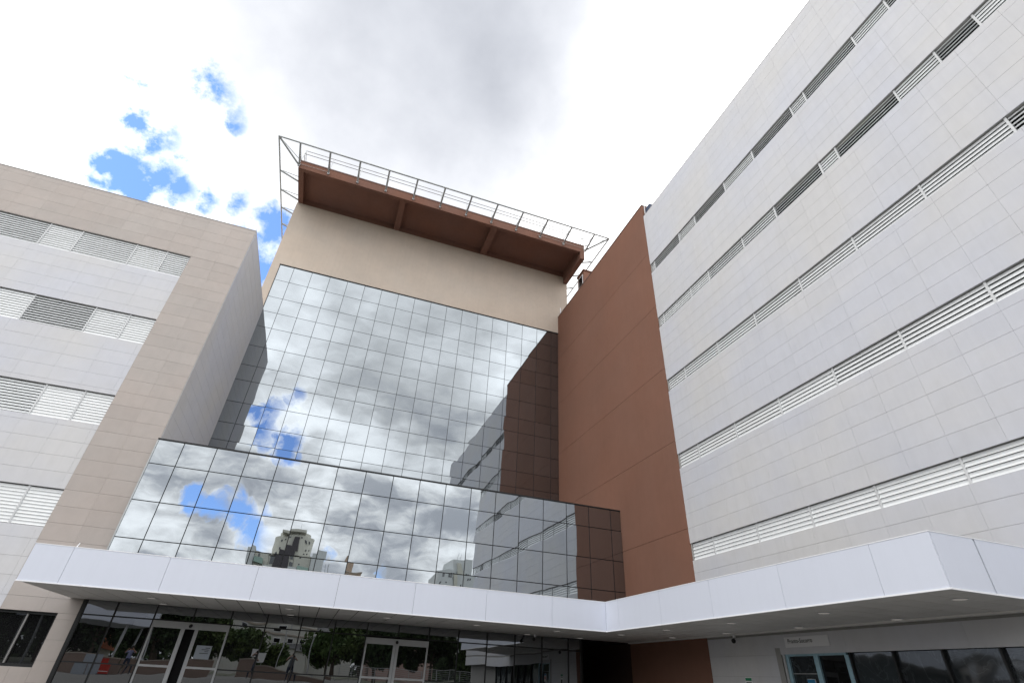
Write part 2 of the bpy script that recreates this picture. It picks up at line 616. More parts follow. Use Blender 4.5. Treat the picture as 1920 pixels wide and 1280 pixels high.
def blade_mesh(mat, w):
    if w not in _blades:
        prof = []
        n = 6
        for i in range(n + 1):
            t = -0.5 + i / n
            prof.append((t * w, 0.010 + 0.012 * math.cos(t * PI)))
        for i in range(n + 1):
            t = 0.5 - i / n
            prof.append((t * w, -0.004 + 0.012 * math.cos(t * PI)))
        mb = MB()
        b0 = len(prof)
        mb.v = [(-.5, q[1], q[0]) for q in prof] + [(.5, q[1], q[0]) for q in prof]
        for i in range(b0):
            j = (i + 1) % b0
            mb.f.append((i, j, b0 + j, b0 + i)); mb.mi.append(0)
        mb.f.append(tuple(reversed(range(b0)))); mb.mi.append(0)
        mb.f.append(tuple(range(b0, 2 * b0))); mb.mi.append(0)
        o = mb.build('blade', mat)
        me = o.data
        bpy.data.objects.remove(o)
        _blades[w] = me
    return _blades[w]


def louvre_panel(owner, ori, plane, u0, u1, z0, z1, n, openness):
    """blades between two posts; they stand 9 cm behind the wall face"""
    p = sub('louver_panel', owner)
    pitch = (z1 - z0) / n
    w = pitch * 0.94
    me = blade_mesh(M_SLAT, round(w, 3))
    ang = -math.radians(4 + 38 * openness)
    for i in range(n):
        o = bpy.data.objects.new('slat', me)
        zc = z0 + (i + 0.5) * pitch
        uc = (u0 + u1) / 2
        ja = ang + random.uniform(-0.02, 0.02)
        if ori == 'y-':
            o.location = (uc, plane + 0.05, zc)
            o.rotation_euler = Euler((ja, 0, 0)).to_matrix().to_euler()
        else:
            o.location = (plane + 0.05, uc, zc)
            o.rotation_euler = (Matrix.Rotation(-PI / 2, 3, 'Z') @ Matrix.Rotation(ja, 3, 'X')).to_euler()
        o.scale = (abs(u1 - u0) - 0.05, 1, 1)
        link(o, p)
    return p


# ================================================================== SETTING: ground
g = MB()
g.poly([(-600, 60, -0.02), (-600, 3, -0.02), (600, 3, -0.02), (600, 60, -0.02)])
g.poly([(-600, 3, -0.02), (-600, -1.5, 0.85), (600, -1.5, 0.85), (600, 3, -0.02)])
g.poly([(-600, -1.5, 0.85), (-600, -16, 0.85), (600, -16, 0.85), (600, -1.5, 0.85)])
gr = g.build('pavement', M_PAVE, fix=False); gr['kind'] = 'structure'
g = MB()
g.poly([(-1500, -16, 0.85), (-1500, -1500, 0.6), (1500, -1500, 0.6), (1500, -16, 0.85)])
g.poly([(-1500, 1500, -0.03), (-1500, 60, -0.03), (1500, 60, -0.03), (1500, 1500, -0.03)])
g.poly([(-1500, 60, -0.03), (-1500, -16, -0.03), (-600, -16, -0.03), (-600, 60, -0.03)])
g.poly([(600, 60, -0.03), (600, -16, -0.03), (1500, -16, -0.03), (1500, 60, -0.03)])
gr = g.build('ground', M_LAND, fix=False); gr['kind'] = 'structure'

# ================================================================== LEFT WING
left = thing('hospital_wing', 'left wing clad in grey tiles with a beige tile frame and rows of white louvers', 'building')
LB = [(17.49, 18.87), (13.51, 14.89), (9.54, 10.90), (5.53, 6.90)]       # louver openings
XL = -24.0
core = MB()
zs = [(18.87, 21.56)]
prev = 17.49
for lo, hi in LB[1:]:
    zs.append((hi, prev)); prev = lo
zs.append((2.88, 5.53))
for a, b in zs:
    core.box(XL, -9.74, LY + 0.002, LY + 0.5, a, b)
core.box(-9.74, LX - 0.002, LY + 0.002, LY + 0.5, 2.88, 21.56)
core.box(-8.07, LX - 0.002, LY + 0.002, LY + 0.5, -0.1, 2.88)
core.box(XL, -8.07, LY + 0.002, LY + 0.5, -0.1, 1.31)
core.box(XL, LX - 0.002, LY + 0.5, 46, -0.1, 21.56)
core.build('wall', M_CONC, left)
box(left, 'coping', M_CONC, XL, LX + 0.02, LY - 0.035, 46, 21.6, 21.64)
for lo, hi in LB:
    box(left, 'window', M_GLASSW, XL, -9.76, LY + 0.24, LY + 0.28, lo + .002, hi - .002)
# tiles
zrow = [5.71 + 0.6 * k for k in range(-10, 30)]


def rows(a, b):
    return [a] + [z for z in zrow if a + 0.03 < z < b - 0.03] + [b]


gx = [-9.74, -9.93] + [-9.93 - 1.2 * k for k in range(1, 9)]
gx = sorted(gx)
bx = sorted([LX - 1.14 * k for k in range(0, 13)])
cells = []
for u0, u1, v0, v1 in split_cells(bx, rows(18.87, 21.6)):
    cells.append(('y-', LY, u0, u1, v0, v1, M_TILEB))
for u0, u1, v0, v1 in split_cells([-9.74, -8.60, LX], rows(2.88, 18.87)):
    cells.append(('y-', LY, u0, u1, v0, v1, M_TILEB))
for u0, u1, v0, v1 in split_cells([-8.07, LX], [0.0, 0.3, 0.9, 1.5, 2.1, 2.7, 2.88]):
    cells.append(('y-', LY, u0, u1, v0, v1, M_TILEB))
for u0, u1, v0, v1 in split_cells([-10.94, -9.74, -8.65, -8.07], [0.0, 0.7, 1.31]):
    cells.append(('y-', LY, u0, u1, v0, v1, M_TILEB))
for a, b in zs[1:]:
    for u0, u1, v0, v1 in split_cells(gx, rows(a, b)):
        cells.append(('y-', LY, u0, u1, v0, v1, M_TILE))
sy = frange(LY + 0.0, TY, 1.17)
for u0, u1, v0, v1 in split_cells(sy, rows(9.31, 21.6)):
    cells.append(('x+', LX, u0, u1, v0, v1, M_TILE))
place_tiles(left, cells)
LP = [([-9.74, -10.79, -12.13, -14.46, -15.78, -18.1, -19.6], [.45, .35, .50, .32, .62, .3]),
      ([-9.74, -10.81, -12.17, -14.52, -15.86, -18.1], [.25, .32, .85, .28, .3]),
      ([-9.74, -10.82, -12.20, -14.55, -15.9], [.2, .12, .62, .3]),
      ([-9.74, -10.85, -12.2, -14.5], [.05, .05, .1])]
for (lo, hi), (xs, ops) in zip(LB, LP):
    for i, (a, b) in enumerate(zip(xs[:-1], xs[1:])):
        louvre_panel(left, 'y-', LY, b, a, lo + 0.02, hi - 0.03, 11, ops[i])
        box(left, 'louver_post', M_POST, b - 0.028, b + 0.028, LY + 0.02, LY + 0.14, lo + 0.01, hi - 0.01)
# ground floor window beside the entrance
wn = sub('window', left, 'dark ground floor window with a pale mullion')
box(wn, 'frame', M_MULLION, XL, -8.072, LY + 0.10, LY + 0.14, 2.80, 2.876)
box(wn, 'frame', M_MULLION, XL, -8.072, LY + 0.10, LY + 0.14, 1.312, 1.40)
box(wn, 'frame', M_MULLION, -8.14, -8.072, LY + 0.10, LY + 0.14, 1.40, 2.80)
box(wn, 'mullion', M_CORE, -8.95, -8.90, LY + 0.06, LY + 0.14, 1.40, 2.80)
box(wn, 'pane', M_GLASSW, -10.9, -8.93, LY + 0.15, LY + 0.17, 1.35, 2.85, (0, 0, 0.01))
box(wn, 'pane', M_GLASSW, -8.92, -8.08, LY + 0.15, LY + 0.17, 1.35, 2.85, (0.004, 0, -0.006))
box(left, 'lightning_rod', M_GALV, -7.52, -7.50, 23.80, 23.82, 21.6, 21.85)

# ================================================================== CENTRAL TOWER
tower = thing('hospital_tower', 'tall central block of beige render with a mirrored curtain wall', 'building')
TL, TR, TT = -8.03, 15.0, 31.84
zg = 25.52
w = MB()
w.box(TL, TR, TY, 46, zg + 0.06, TT)
w.box(TL, -7.50, TY, 46, 0, zg + 0.06)
w.box(14.13, TR, TY, 46, 0, zg + 0.06)
w.box(-7.50, 14.13, TY + 0.10, 46, 0, zg + 0.06)
w.build('rendered_wall', M_STUCCO, tower)
box(tower, 'head_trim', M_MULLION, -7.50, 14.12, TY - 0.05, TY + 0.02, zg, zg + 0.055)
box(tower, 'joint_backing', M_MULLION, -7.499, 14.12, TY + 0.035, TY + 0.06, 9.2, zg - 0.001)
ucols = [-7.46] + [-6.51 + 1.2505 * k for k in range(17)] + [14.115]
urows = [25.52, 24.16, 22.68, 21.44, 20.21, 18.70, 17.27, 16.20, 14.74, 13.39, 12.32, 10.86, 9.34]
for u0, u1 in zip(ucols[:-1], ucols[1:]):
    for v1, v0 in zip(urows[:-1], urows[1:]):
        box(tower, 'pane', M_GLASSU, u0 + .014, u1 - .014, TY, TY + 0.028, v0 + .014, v1 - .014,
            (random.gauss(0, .0014), 0, random.gauss(0, .0018)))

# ================================================================== LOWER GLASS BOX
gbox = thing('glass_entrance_block', 'lower mirrored glass box standing in front of the tower above the canopy', 'building')
w = MB()
w.box(LX, 14.12, BY + 0.07, TY - 0.02, 3.8, 9.26)
w.build('roof_slab', M_CONC, gbox)
box(gbox, 'edge_trim', M_MULLION, LX - 0.01, 14.13, BY - 0.02, BY + 0.10, 9.285, 9.34)
box(gbox, 'side_trim', M_GALV, LX - 0.02, LX + 0.03, BY + 0.001, LY - 0.03, 3.9, 9.28)
box(gbox, 'joint_backing', M_MULLION, LX + 0.031, 14.12, BY + 0.035, BY + 0.065, 3.9, 9.28)
bcols = [LX + .03] + [-6.46 + 1.2495 * k for k in range(17)] + [14.12]
brows = [9.28, 8.28, 6.82, 5.44, 3.95]
for u0, u1 in zip(bcols[:-1], bcols[1:]):
    for v1, v0 in zip(brows[:-1], brows[1:]):
        box(gbox, 'pane', M_GLASSB, u0 + .017, u1 - .017, BY, BY + 0.028, v0 + .017, v1 - .017,
            (random.gauss(0, .0018), 0, random.gauss(0, .0022)))

# ================================================================== HELIPAD on the tower
pad = thing('helipad_platform', 'brown helipad deck overhanging the tower roof on ribbed beams', 'platform')
PY0, PX0, PX1, PB, PT = 27.75, -7.97, 15.0, 31.845, 32.67
box(pad, 'deck', M_BROWND, PX0 + .02, PX1 - .02, PY0 + .02, 46, 32.36, 32.64)
box(pad, 'edge_beam', M_BROWND, PX0 + 0.37, 14.63, PY0, PY0 + 0.31, PB, PT - 0.10)
box(pad, 'edge_coping', M_ROOFTOP, PX0 - 0.02, PX1 + 0.02, PY0 - 0.03, PY0 + 0.34, PT - 0.098, PT)
box(pad, 'edge_beam', M_BROWND, PX0, PX0 + 0.37, PY0, 46, PB, PT - 0.10)
box(pad, 'edge_beam', M_BROWND, 14.63, PX1, PY0, 46, PB - 0.001, PT - 0.10)
box(pad, 'haunch_beam', M_BROWND, 14.63, PX1 - 0.001, PY0 + 0.002, 31.20, 31.10, PB - 0.003)
for xb in (-0.52, 6.86):
    box(pad, 'rib_beam', M_BROWND, xb, xb + (0.45 if xb < 0 else 0.50), PY0 + 0.31, TY - 0.005, PB, 32.358)
box(pad, 'wall_beam', M_BROWND, PX0 + 0.37, 14.63, TY - 0.004, TY + 0.4, PB + 0.001, 32.357)

net = thing('safety_net_frame', 'galvanised steel outrigger frame projecting around the helipad edge', 'railing')
xo = [-7.97] + [-5.92 + 2.108 * k for k in range(10)] + [15.1]
TYP, TZ = 26.0, 32.42


def outrigger(root, tip, top):
    a = sub('outrigger', net)
    rod(a, 'arm', M_GALV, root, tip, 0.07, 8)
    rod(a, 'brace', M_GALV, top, Vector(tip) * 0.93 + Vector(root) * 0.07 + Vector((0, 0, 0.05)), 0.028, 6)
    r = Vector(root)
    box(a, 'bracket', M_GALV, r.x - .07, r.x + .07, r.y - .05, r.y + .025, r.z - .12, r.z + .12)
    for s in (-1, 1):
        rod(a, 'bolt', M_LIP, (r.x + s * .045, r.y - .10, r.z - .10), (r.x + s * .045, r.y - .04, r.z - .10), 0.03, 6)


for x in xo:
    outrigger((x, PY0 - 0.03, 32.12), (x, TYP, TZ), (x, PY0 - 0.05, 32.60))
for s, xe, xt in ((-1, PX0 - 0.03, -9.40), (1, PX1 + 0.03, 16.42)):
    outrigger((xe, PY0 + 0.02, 32.13), (xt, TYP, TZ), (xe, PY0, 32.60))
    for y in (29.35, 31.25, 33.15, 35.05, 36.95):
        a = sub('outrigger', net)
        rod(a, 'arm', M_GALV, (xe, y, 32.12), (xt, y - .3, TZ), 0.066, 8)
        rod(a, 'brace', M_GALV, (xe, y, 32.60), (xt - s * .1, y - .3, TZ + .04), 0.028, 6)
    rod(net, 'outer_rail', M_GALV, (xt, TYP - .02, TZ), (xt, 38, TZ), 0.06, 8)
rod(net, 'outer_rail', M_GALV, (-9.42, TYP, TZ), (16.44, TYP, TZ), 0.06, 8)
rod(net, 'outer_rail', M_GALV, (-9.42, TYP + .1, TZ + .05), (-7.9, TYP + .1, TZ + .05), 0.014, 6)
rod(net, 'inner_rail', M_GALV, (-7.97, PY0 - .06, 32.2), (-5.92, PY0 - .06, 32.2), 0.014, 6)
rod(net, 'inner_rail', M_GALV, (10.7, PY0 - .06, 32.3), (15.1, PY0 - .06, 32.3), 0.014, 6)

rail = thing('guard_rail', 'thin wire guard rail rising above the helipad deck edge', 'railing')
for x in xo:
    rod(rail, 'post', M_GALV, (x, PY0 - 0.01, 32.62), (x, 28.0, 34.10), 0.03, 6)
for z in (33.66, 34.10):
    yy = 28.0 - (34.1 - z) * 0.16
    rod(rail, 'wire', M_GALV, (-8.0, yy, z), (15.15, yy, z), 0.028, 6)
    for x in (-8.0, 15.15):
        rod(rail, 'wire', M_GALV, (x, yy, z), (x, 38, z), 0.028, 6)

# ================================================================== RIGHT WING
right = thing('hospital_wing', 'right wing of pale grey tiles with five long louver strips and a brown end wall', 'building')
RB = [(21.49, 22.15), (17.63, 18.29), (13.78, 14.43), (9.88, 10.56), (6.04, 6.70)]
YS, YE, RT_Z = -4.8, 18.27, 26.2
core = MB()
prev = RT_Z - 0.03
zz = []
for lo, hi in RB:
    zz.append((hi, prev)); prev = lo
zz.append((2.86, prev))
for a, b in zz:
    core.box(RX + 0.002, RX + 0.5, YS, YE, a, b)
core.box(RX + 0.002, RX + 0.5, 14.70, 18.4, -0.1, 2.86)
core.box(RX + 0.5, 36, YS, 46, -0.1, RT_Z - 0.03)
for lo, hi in RB:
    core.box(RX + 0.001, RX + 0.5, 18.21, 18.27, lo, hi)
core.build('wall', M_CONC, right)
box(right, 'coping', M_CONC, RX - 0.03, 36, YS, YE - 0.003, RT_Z, RT_Z + 0.03)
for lo, hi in RB:
    box(right, 'window', M_GLASSW, RX + 0.24, RX + 0.28, YS + .1, YE - .05, lo + .002, hi - .002)
yj = sorted([18.27, 18.08] + [16.92 - 1.162 * k for k in range(19)] + [YS])
cells = []
for i, (a, b) in enumerate(zz):
    if i == 0:
        v = frange(a, RT_Z, 0.583)
        v = v[:-2] + [RT_Z] if v[-1] - v[-2] < 0.2 else v
    elif i < 5:
        v = sorted([b, b - 0.26] + [b - 0.26 - 0.5825 * k for k in range(1, 5)] + [a])
    else:
        v = [2.86, 3.36, 3.94, 4.41, 4.99, 5.57, 6.04]
    for u0, u1, v0, v1 in split_cells(yj, v):
        if i == 5 and v1 < 3.4:
            continue
        cells.append(('x-', RX, u0, u1, v0, v1, M_TILE))
for u0, u1, v0, v1 in split_cells([-4.8, 0, 4.2, 7.62, 9.0, 12.24, 14.84, 15.76, 16.92, 18.08], [0, 0.4, 0.98, 1.56, 2.14, 2.72, 3.26],
                                  [(-5, 14.7, 0, 2.9)]):
    cells.append(('x-', RX, u0, u1, v0, v1, M_TILE))
for u0, u1 in zip([-4.8, 0, 4.2, 5.7, 9.0, 12.24], [0, 4.2, 5.7, 9.0, 12.24, 14.84]):
    cells.append(('x-', RX, u0, u1, 2.87, 3.26, M_TILE))
place_tiles(right, cells)
RP = [([17.93, 15.59, 14.25, 11.96, 10.07, 7.79, 7.10, 4.81, 3.51, 1.2, 0.0, -2.3, -4.74], [.3, .66, .35, .72, .35, .72, .35, .62, .35, .7, .4, .4, .5]),
      ([17.83, 15.51, 14.15, 11.84, 9.96, 7.68, 6.97, 4.67, 3.35, 2.23, 0.0, -2.3, -4.74], [.3, .28, .3, .48, .45, .85, .35, .85, .40, 1.2, .35, .4, .35]),
      ([16.90, 14.56, 12.28, 9.97, 7.72, 5.42, 3.10, 0.8, -1.5, -3.1, -4.74], [.35, .42, .40, .45, .40, .42, .42, .85, .4, .3, .4]),
      ([16.88, 14.54, 12.24, 9.92, 7.63, 5.31, 3.0, 0.65, -1.1, -2.2, -4.74], [.28, .30, .34, .30, .50, .48, .52, .4, .35, .9, .4]),
      ([16.91, 14.56, 12.21, 9.91, 7.58, 5.25, 2.9, 0.6, -1.7, -4.74], [.15, .12, .12, .18, .15, .25, .2, .3, .3, .35])]
for (lo, hi), (ys, ops) in zip(RB, RP):
    edges = [YE - 0.03] + ys
    for i, (a, b) in enumerate(zip(edges[:-1], edges[1:])):
        louvre_panel(right, 'x-', RX, b, a, lo + 0.012, hi - 0.012, 5, ops[min(i, len(ops) - 1)])
        box(right, 'louver_post', M_POST, RX + 0.02, RX + 0.14, b - 0.028, b + 0.028, lo + 0.005, hi - 0.005)
# brown rendered end wall, 4.5 cm proud, in lifts with grooves
bw = MB()
bw.box(RX - 0.02, 20, 18.30, TY + 2.0, 0, 27.25)
bw.build('end_wall_core', M_COREB, right)
lifts = [3.45, 7.30, 11.22, 15.14, 19.08, 23.04, 27.2]
for a, b in zip(lifts[:-1], lifts[1:]):
    box(right, 'render_panel', M_BROWN, RX - 0.055, RX - 0.021, 18.27, TY + 0.09, a + 0.007, b - 0.007)
box(right, 'render_panel', M_BROWN, RX - 0.055, RX - 0.021, 18.08, 23.50, 0.0, 3.439)
box(right, 'end_return', M_BROWN, RX - 0.054, 20.0, 18.272, 18.299, 3.45, 27.2)
box(right, 'coping', M_ROOFTOP, RX - 0.075, 20.2, 18.25, TY - .005, 27.2, 27.27)
box(right, 'flashing', M_NAVY, RX + 0.16, RX + 0.9, 17.75, 18.24, 26.24, 26.95)
box(right, 'downpipe', M_LIP, RX + 0.08, RX + 0.12, 18.18, 18.23, 26.235, 27.1)
box(right, 'vent_pipe', M_LIP, RX + 0.05, RX + 0.12, 31.0, 31.07, 27.27, 28.1)

hut = thing('rooftop_hut', 'small brown rooftop hut with a framed grey window beside the helipad', 'building')
w = MB(); w.box(14.92, 15.86, 27.85, 28.95, 27.27, 29.94)
w.build('wall', M_BROWN, hut)
box(hut, 'roof', M_BROWND, 14.84, 15.95, 27.78, 29.05, 29.941, 30.03)
hw = sub('window', hut)
box(hw, 'frame', M_LIP, 14.885, 14.919, 28.02, 28.74, 27.4, 29.66)
box(hw, 'pane', M_GLASSW, 14.87, 14.884, 28.09, 28.67, 27.5, 29.58)

# ================================================================== EMERGENCY ENTRANCE in the right wing (glazing under the canopy)
er = thing('emergency_glazing', 'dark glazing with blue framed door under the canopy of the right wing', 'shopfront')
box(er, 'lintel_trim', M_MULLION, RX + 0.02, RX + 0.06, -4.6, 14.66, 2.835, 2.865)
box(er, 'head_rail', M_LIP, RX + 0.06, RX + 0.11, 3.0, 12.24, 2.78, 2.83)
box(er, 'jamb', M_CONC, RX - 0.03, RX + 0.3, 14.64, 14.84, 0, 2.90)
for y in (12.24, 10.97, 9.72, 8.47, 7.2, 5.95, 4.7, 3.4):
    box(er, 'mullion', M_MULLION, RX + 0.03, RX + 0.12, y - 0.025, y + 0.025, 0, 2.83)
for a, b in zip((12.24, 10.97, 9.72, 8.47, 7.2, 5.95, 4.7), (10.97, 9.72, 8.47, 7.2, 5.95, 4.7, 3.4)):
    box(er, 'pane', M_GLASSF, RX + 0.12, RX + 0.14, b + .02, a - .02, 0.05, 2.79, (0, random.gauss(0, .004), random.gauss(0, .004)))
dr = sub('door', er, 'automatic door with blue protective film on its frame')
box(dr, 'frame', M_LIP, RX + 0.0, RX + 0.10, 12.27, 14.62, 2.79, 2.832)
box(dr, 'header', M_BLUEFILM, RX + 0.02, RX + 0.10, 12.34, 14.52, 2.67, 2.788)
for a, b in ((12.27, 12.40), (13.30, 13.46), (14.40, 14.52)):
    box(dr, 'stile', M_BLUEFILM, RX + 0.02, RX + 0.08, a, b, 0, 2.669)
box(dr, 'frame', M_ALU, RX + 0.0, RX + 0.10, 14.53, 14.62, 0, 2.789)
box(dr, 'pane', M_GLASSW, RX + 0.09, RX + 0.10, 12.40, 13.30, 0, 2.669)
box(dr, 'pane', M_GLASSF, RX + 0.09, RX + 0.10, 13.46, 14.40, 0, 2.669)
box(dr, 'rail', M_ALU, RX + 0.05, RX + 0.08, 13.46, 14.40, 2.22, 2.235)
box(er, 'lobby_dark_sheet', M_DARK, RX + 0.2, RX + 0.25, 3.0, 14.6, 0, 2.83)  # near-black sheet paints the unlit space behind the glazing

stk = thing('door_notice', 'small white notice with blue header stuck on the blue framed door', 'sign')
box(stk, 'plate', M_WHITE, RX + 0.07, RX + 0.085, 13.64, 13.93, 1.70, 2.10)
box(stk, 'header_band', M_BLUE, RX + 0.062, RX + 0.069, 13.65, 13.92, 2.00, 2.09)
rod(stk, 'red_symbol', M_RED, (RX + 0.062, 13.78, 1.88), (RX + 0.069, 13.78, 1.88), 0.08, 14)
evs = thing('evacuation_sign', 'small green and white safety sign on the tiles beside the emergency door', 'sign')
box(evs, 'plate', M_WHITE, RX - 0.036, RX - 0.025, 16.10, 16.42, 1.62, 2.12)
box(evs, 'green_band', M_GREEN, RX - 0.041, RX - 0.037, 16.12, 16.40, 2.02, 2.10)
box(evs, 'text_line', M_INK, RX - 0.041, RX - 0.037, 16.14, 16.38, 1.955, 1.985)
box(evs, 'symbol', M_INK, RX - 0.041, RX - 0.037, 16.14, 16.34, 1.66, 1.86)


def text_mesh(name, body, size, mat, parent, origin, xdir, updir, depth=0.006, align='LEFT', width=None):
    cu = bpy.data.curves.new(name, 'FONT')
    cu.body = body
    cu.size = size
    cu.extrude = depth
    cu.align_x = align
    o = bpy.data.objects.new(name + '_curve', cu)
    COL.objects.link(o)
    dg = bpy.context.evaluated_depsgraph_get()
    me = bpy.data.meshes.new_from_object(o.evaluated_get(dg))
    bpy.data.objects.remove(o)
    me.materials.clear()
    me.materials.append(mat)
    X, U = Vector(xdir).normalized(), Vector(updir).normalized()
    N = X.cross(U)
    if width:
        w0 = max(v.co.x for v in me.vertices) - min(v.co.x for v in me.vertices)
        sx = width / w0
    else:
        sx = 1
    for v in me.vertices:
        c = v.co.copy()
        v.co = Vector(origin) + X * c.x * sx + U * c.y + N * c.z
    me.name = name
    return link(bpy.data.objects.new(name, me), parent)


ps = thing('name_sign', 'pale plate lettered Pronto-Socorro over the emergency door', 'sign')
box(ps, 'plate', M_SIGN, RX - 0.045, RX - 0.024, 12.72, 14.36, 2.90, 3.17)
text_mesh('lettering', 'Pronto-Socorro', 0.165, M_INK, ps, (RX - 0.048, 14.24, 3.005), (0, -1, 0), (0, 0, 1), 0.003, width=0.93)


def dome_camera(label, x, y, z):
    t = thing('security_camera', label, 'security camera', 'security cameras under the canopy')
    rod(t, 'bracket', M_LIP, (x, y, z + 0.12), (x, y, z + 0.02), 0.05, 12)
    rod(t, 'arm', M_GALV, (x, y, z + 0.02), (x - 0.04, y, z - 0.05), 0.025, 8)
    mb = MB(); n, k = 12, 6
    for i in range(k):
        a0, a1 = PI * i / k, PI * (i + 1) / k
        for j in range(n):
            b0, b1 = 2 * PI * j / n, 2 * PI * (j + 1) / n
            q = lambda a, b: (x - .05 + .075 * math.sin(a) * math.cos(b), y + .075 * math.sin(a) * math.sin(b), z - .08 + .075 * math.cos(a))
            mb.poly([q(a0, b0), q(a0, b1), q(a1, b1), q(a1, b0)])
    mb.build('dome', M_BLACK, t, smooth=True, fix=False)


dome_camera('dark dome camera on the right wing wall left of the Pronto-Socorro plate', 14.0, 16.43, 3.23)
dome_camera('dark dome camera under the canopy in front of the entrance glass near the dark passage', 9.2, 22.9, 3.25)

# ================================================================== ENTRANCE GLAZING (ground floor)
GY = 23.65
ent = thing('entrance_glazing', 'dark ground floor glass front with thin black mullions under the white canopy', 'shopfront')
gc = [-7.44, -6.40] + [-5.15 + 1.2485 * k for k in range(14)] + [11.68]
for x in gc[1:-1]:
    if not (-5.10 < x < -2.7 or 2.4 < x < 4.7):
        box(ent, 'mullion', M_MULLION, x - 0.022, x + 0.022, GY - 0.03, GY + 0.06, 0, 3.345)
    else:
        box(ent, 'mullion', M_MULLION, x - 0.022, x + 0.022, GY - 0.03, GY + 0.06, 2.92, 3.345)
box(ent, 'corner_post', M_MULLION, LX + 0.0, LX + 0.12, GY - 0.06, GY + 0.07, 0, 3.345)
box(ent, 'corner_post', M_MULLION, 11.66, 11.75, GY - 0.05, GY + 0.07, 0, 3.345)
for z in (2.90, 1.52):
    for a, b in ((LX + .12, -5.12), (-2.60, 2.33), (4.86, 11.66)):
        box(ent, 'transom', M_MULLION, a, b, GY - 0.025, GY + 0.06, z - 0.02, z + 0.02)
for a, b in ((-5.12, -2.60), (2.33, 4.86)):
    box(ent, 'transom', M_MULLION, a, b, GY - 0.025, GY + 0.06, 2.89, 2.925)
for a, b in zip(gc[:-1], gc[1:]):
    m1 = 0.022
    door = (a >= -5.2 and b <= -2.5) or (a > 2.2 and b < 4.95)
    for z0, z1 in ((2.92, 3.345), (1.54, 2.88), (0.02, 1.50)):
        if door and z1 < 3:
            continue
        box(ent, 'pane', M_GLASSG, a + m1, b - m1, GY, GY + 0.02, z0, z1, (random.gauss(0, .0022), 0, random.gauss(0, .0035)))


def sliding_door(owner, label, x0, x1, parts, zt):
    d = sub('sliding_door', owner, label)
    y0, y1 = GY - 0.10, GY - 0.02
    box(d, 'header', M_ALU, x0, x1, y0 - 0.03, y1, zt - 0.21, zt)
    box(d, 'jamb', M_ALU, x0, x0 + 0.06, y0, y1, 0, zt - 0.211)
    box(d, 'jamb', M_ALU, x1 - 0.06, x1, y0, y1, 0, zt - 0.211)
    for a, b in parts['stiles']:
        box(d, 'stile', M_ALU, a, b, y0 + .01, y1 - .02, 0, zt - 0.211)
    for a, b in parts['glass']:
        box(d, 'pane', M_GLASSG, a, b, y0 + .03, y0 + .045, 0.05, zt - 0.212, (random.gauss(0, .001), 0, random.gauss(0, .003)))
        box(d, 'mid_rail', M_ALU, a, b, y0 + .0, y0 + .029, 1.50, 1.565)
    rod(d, 'sensor', M_BLACK, (parts['sensor'], y0 - .03, zt - 0.10), (parts['sensor'], y0 - .09, zt - 0.12), 0.055, 12)
    return d


sliding_door(ent, 'sliding door standing slightly open on the left', -5.11, -2.60,
             dict(stiles=[(-4.16, -4.03), (-3.71, -3.59)], glass=[(-5.05, -4.16), (-3.59, -2.66)], sensor=-3.87), 2.88)
sliding_door(ent, 'closed sliding door further right', 2.35, 4.84,
             dict(stiles=[(3.44, 3.545), (3.56, 3.66)], glass=[(2.41, 3.44), (3.66, 4.78)], sensor=3.56), 2.84)
box(ent, 'lobby_dark_sheet', M_DARK, LX + .1, 11.7, GY + 0.12, GY + 0.2, 0, 3.34)  # dark sheet stands in for the unlit lobby behind the glass
pn = thing('paper_notice', 'white paper notice with four lines of print taped on the left sliding door', 'sign')
box(pn, 'sheet', M_BOARD, -3.47, -2.97, GY - 0.108, GY - 0.102, 1.80, 2.21)
for k, (a, b) in enumerate(((-3.17, -3.02), (-3.28, -3.04), (-3.17, -3.05), (-3.32, -3.04))):
    box(pn, 'print_line', M_INK, a, b, GY - 0.1095, GY - 0.1085, 2.13 - k * .055, 2.148 - k * .055)

# passage, shade painted as near-black walls, between the entrance glass and the right wing
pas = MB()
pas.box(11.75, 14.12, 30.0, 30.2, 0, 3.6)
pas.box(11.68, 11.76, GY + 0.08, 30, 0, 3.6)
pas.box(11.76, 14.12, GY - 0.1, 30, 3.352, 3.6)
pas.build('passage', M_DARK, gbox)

# ================================================================== CANOPY
can = thing('entrance_canopy', 'long white L shaped canopy over the entrances with a grey panelled soffit', 'canopy')
CY, CX, CZ0, CZ1, CL, CF = 19.34, 10.66, 3.355, 4.34, -7.93, 6.73
w = MB()
w.box(CL + 0.04, RX - 0.06, CY + 0.04, LY - 0.20, CZ0 + 0.03, CZ1 - 0.05)
w.box(CX + 0.04, RX - 0.06, CF + 0.04, CY + 0.039, CZ0 + 0.03, CZ1 - 0.05)
w.build('roof_slab', M_DARK, can)
fx = [CL, -6.94, -4.38, -1.83, 0.72, 3.29, 5.88, 8.43, CX]
for a, b in zip(fx[:-1], fx[1:]):
    box(can, 'fascia_panel', M_FASCIA, a + .004, b - .004, CY, CY + 0.035, CZ0 + 0.02, CZ1)
fy = [CY, 18.40, 15.72, 13.19, 10.55, 8.0, CF]
for a, b in zip(fy[:-1], fy[1:]):
    box(can, 'fascia_panel', M_FASCIA, CX, CX + 0.035, b + .004, a - .004, CZ0 + 0.02, CZ1)
for a, b in ((CX, 11.85), (11.85, 13.9)):
    box(can, 'fascia_panel', M_FASCIA, a + .004 + .036, b - .004, CF, CF + 0.035, CZ0 + 0.02, CZ1)
box(can, 'fascia_panel', M_FASCIA, 13.904, RX - 0.03, CF, CF + 0.035, CZ0 + 0.02, CZ1)
box(can, 'fascia_panel', M_FASCIA, CL, CL + 0.035, CY + 0.04, LY - 0.03, CZ0 + 0.02, CZ1)
L = MB()
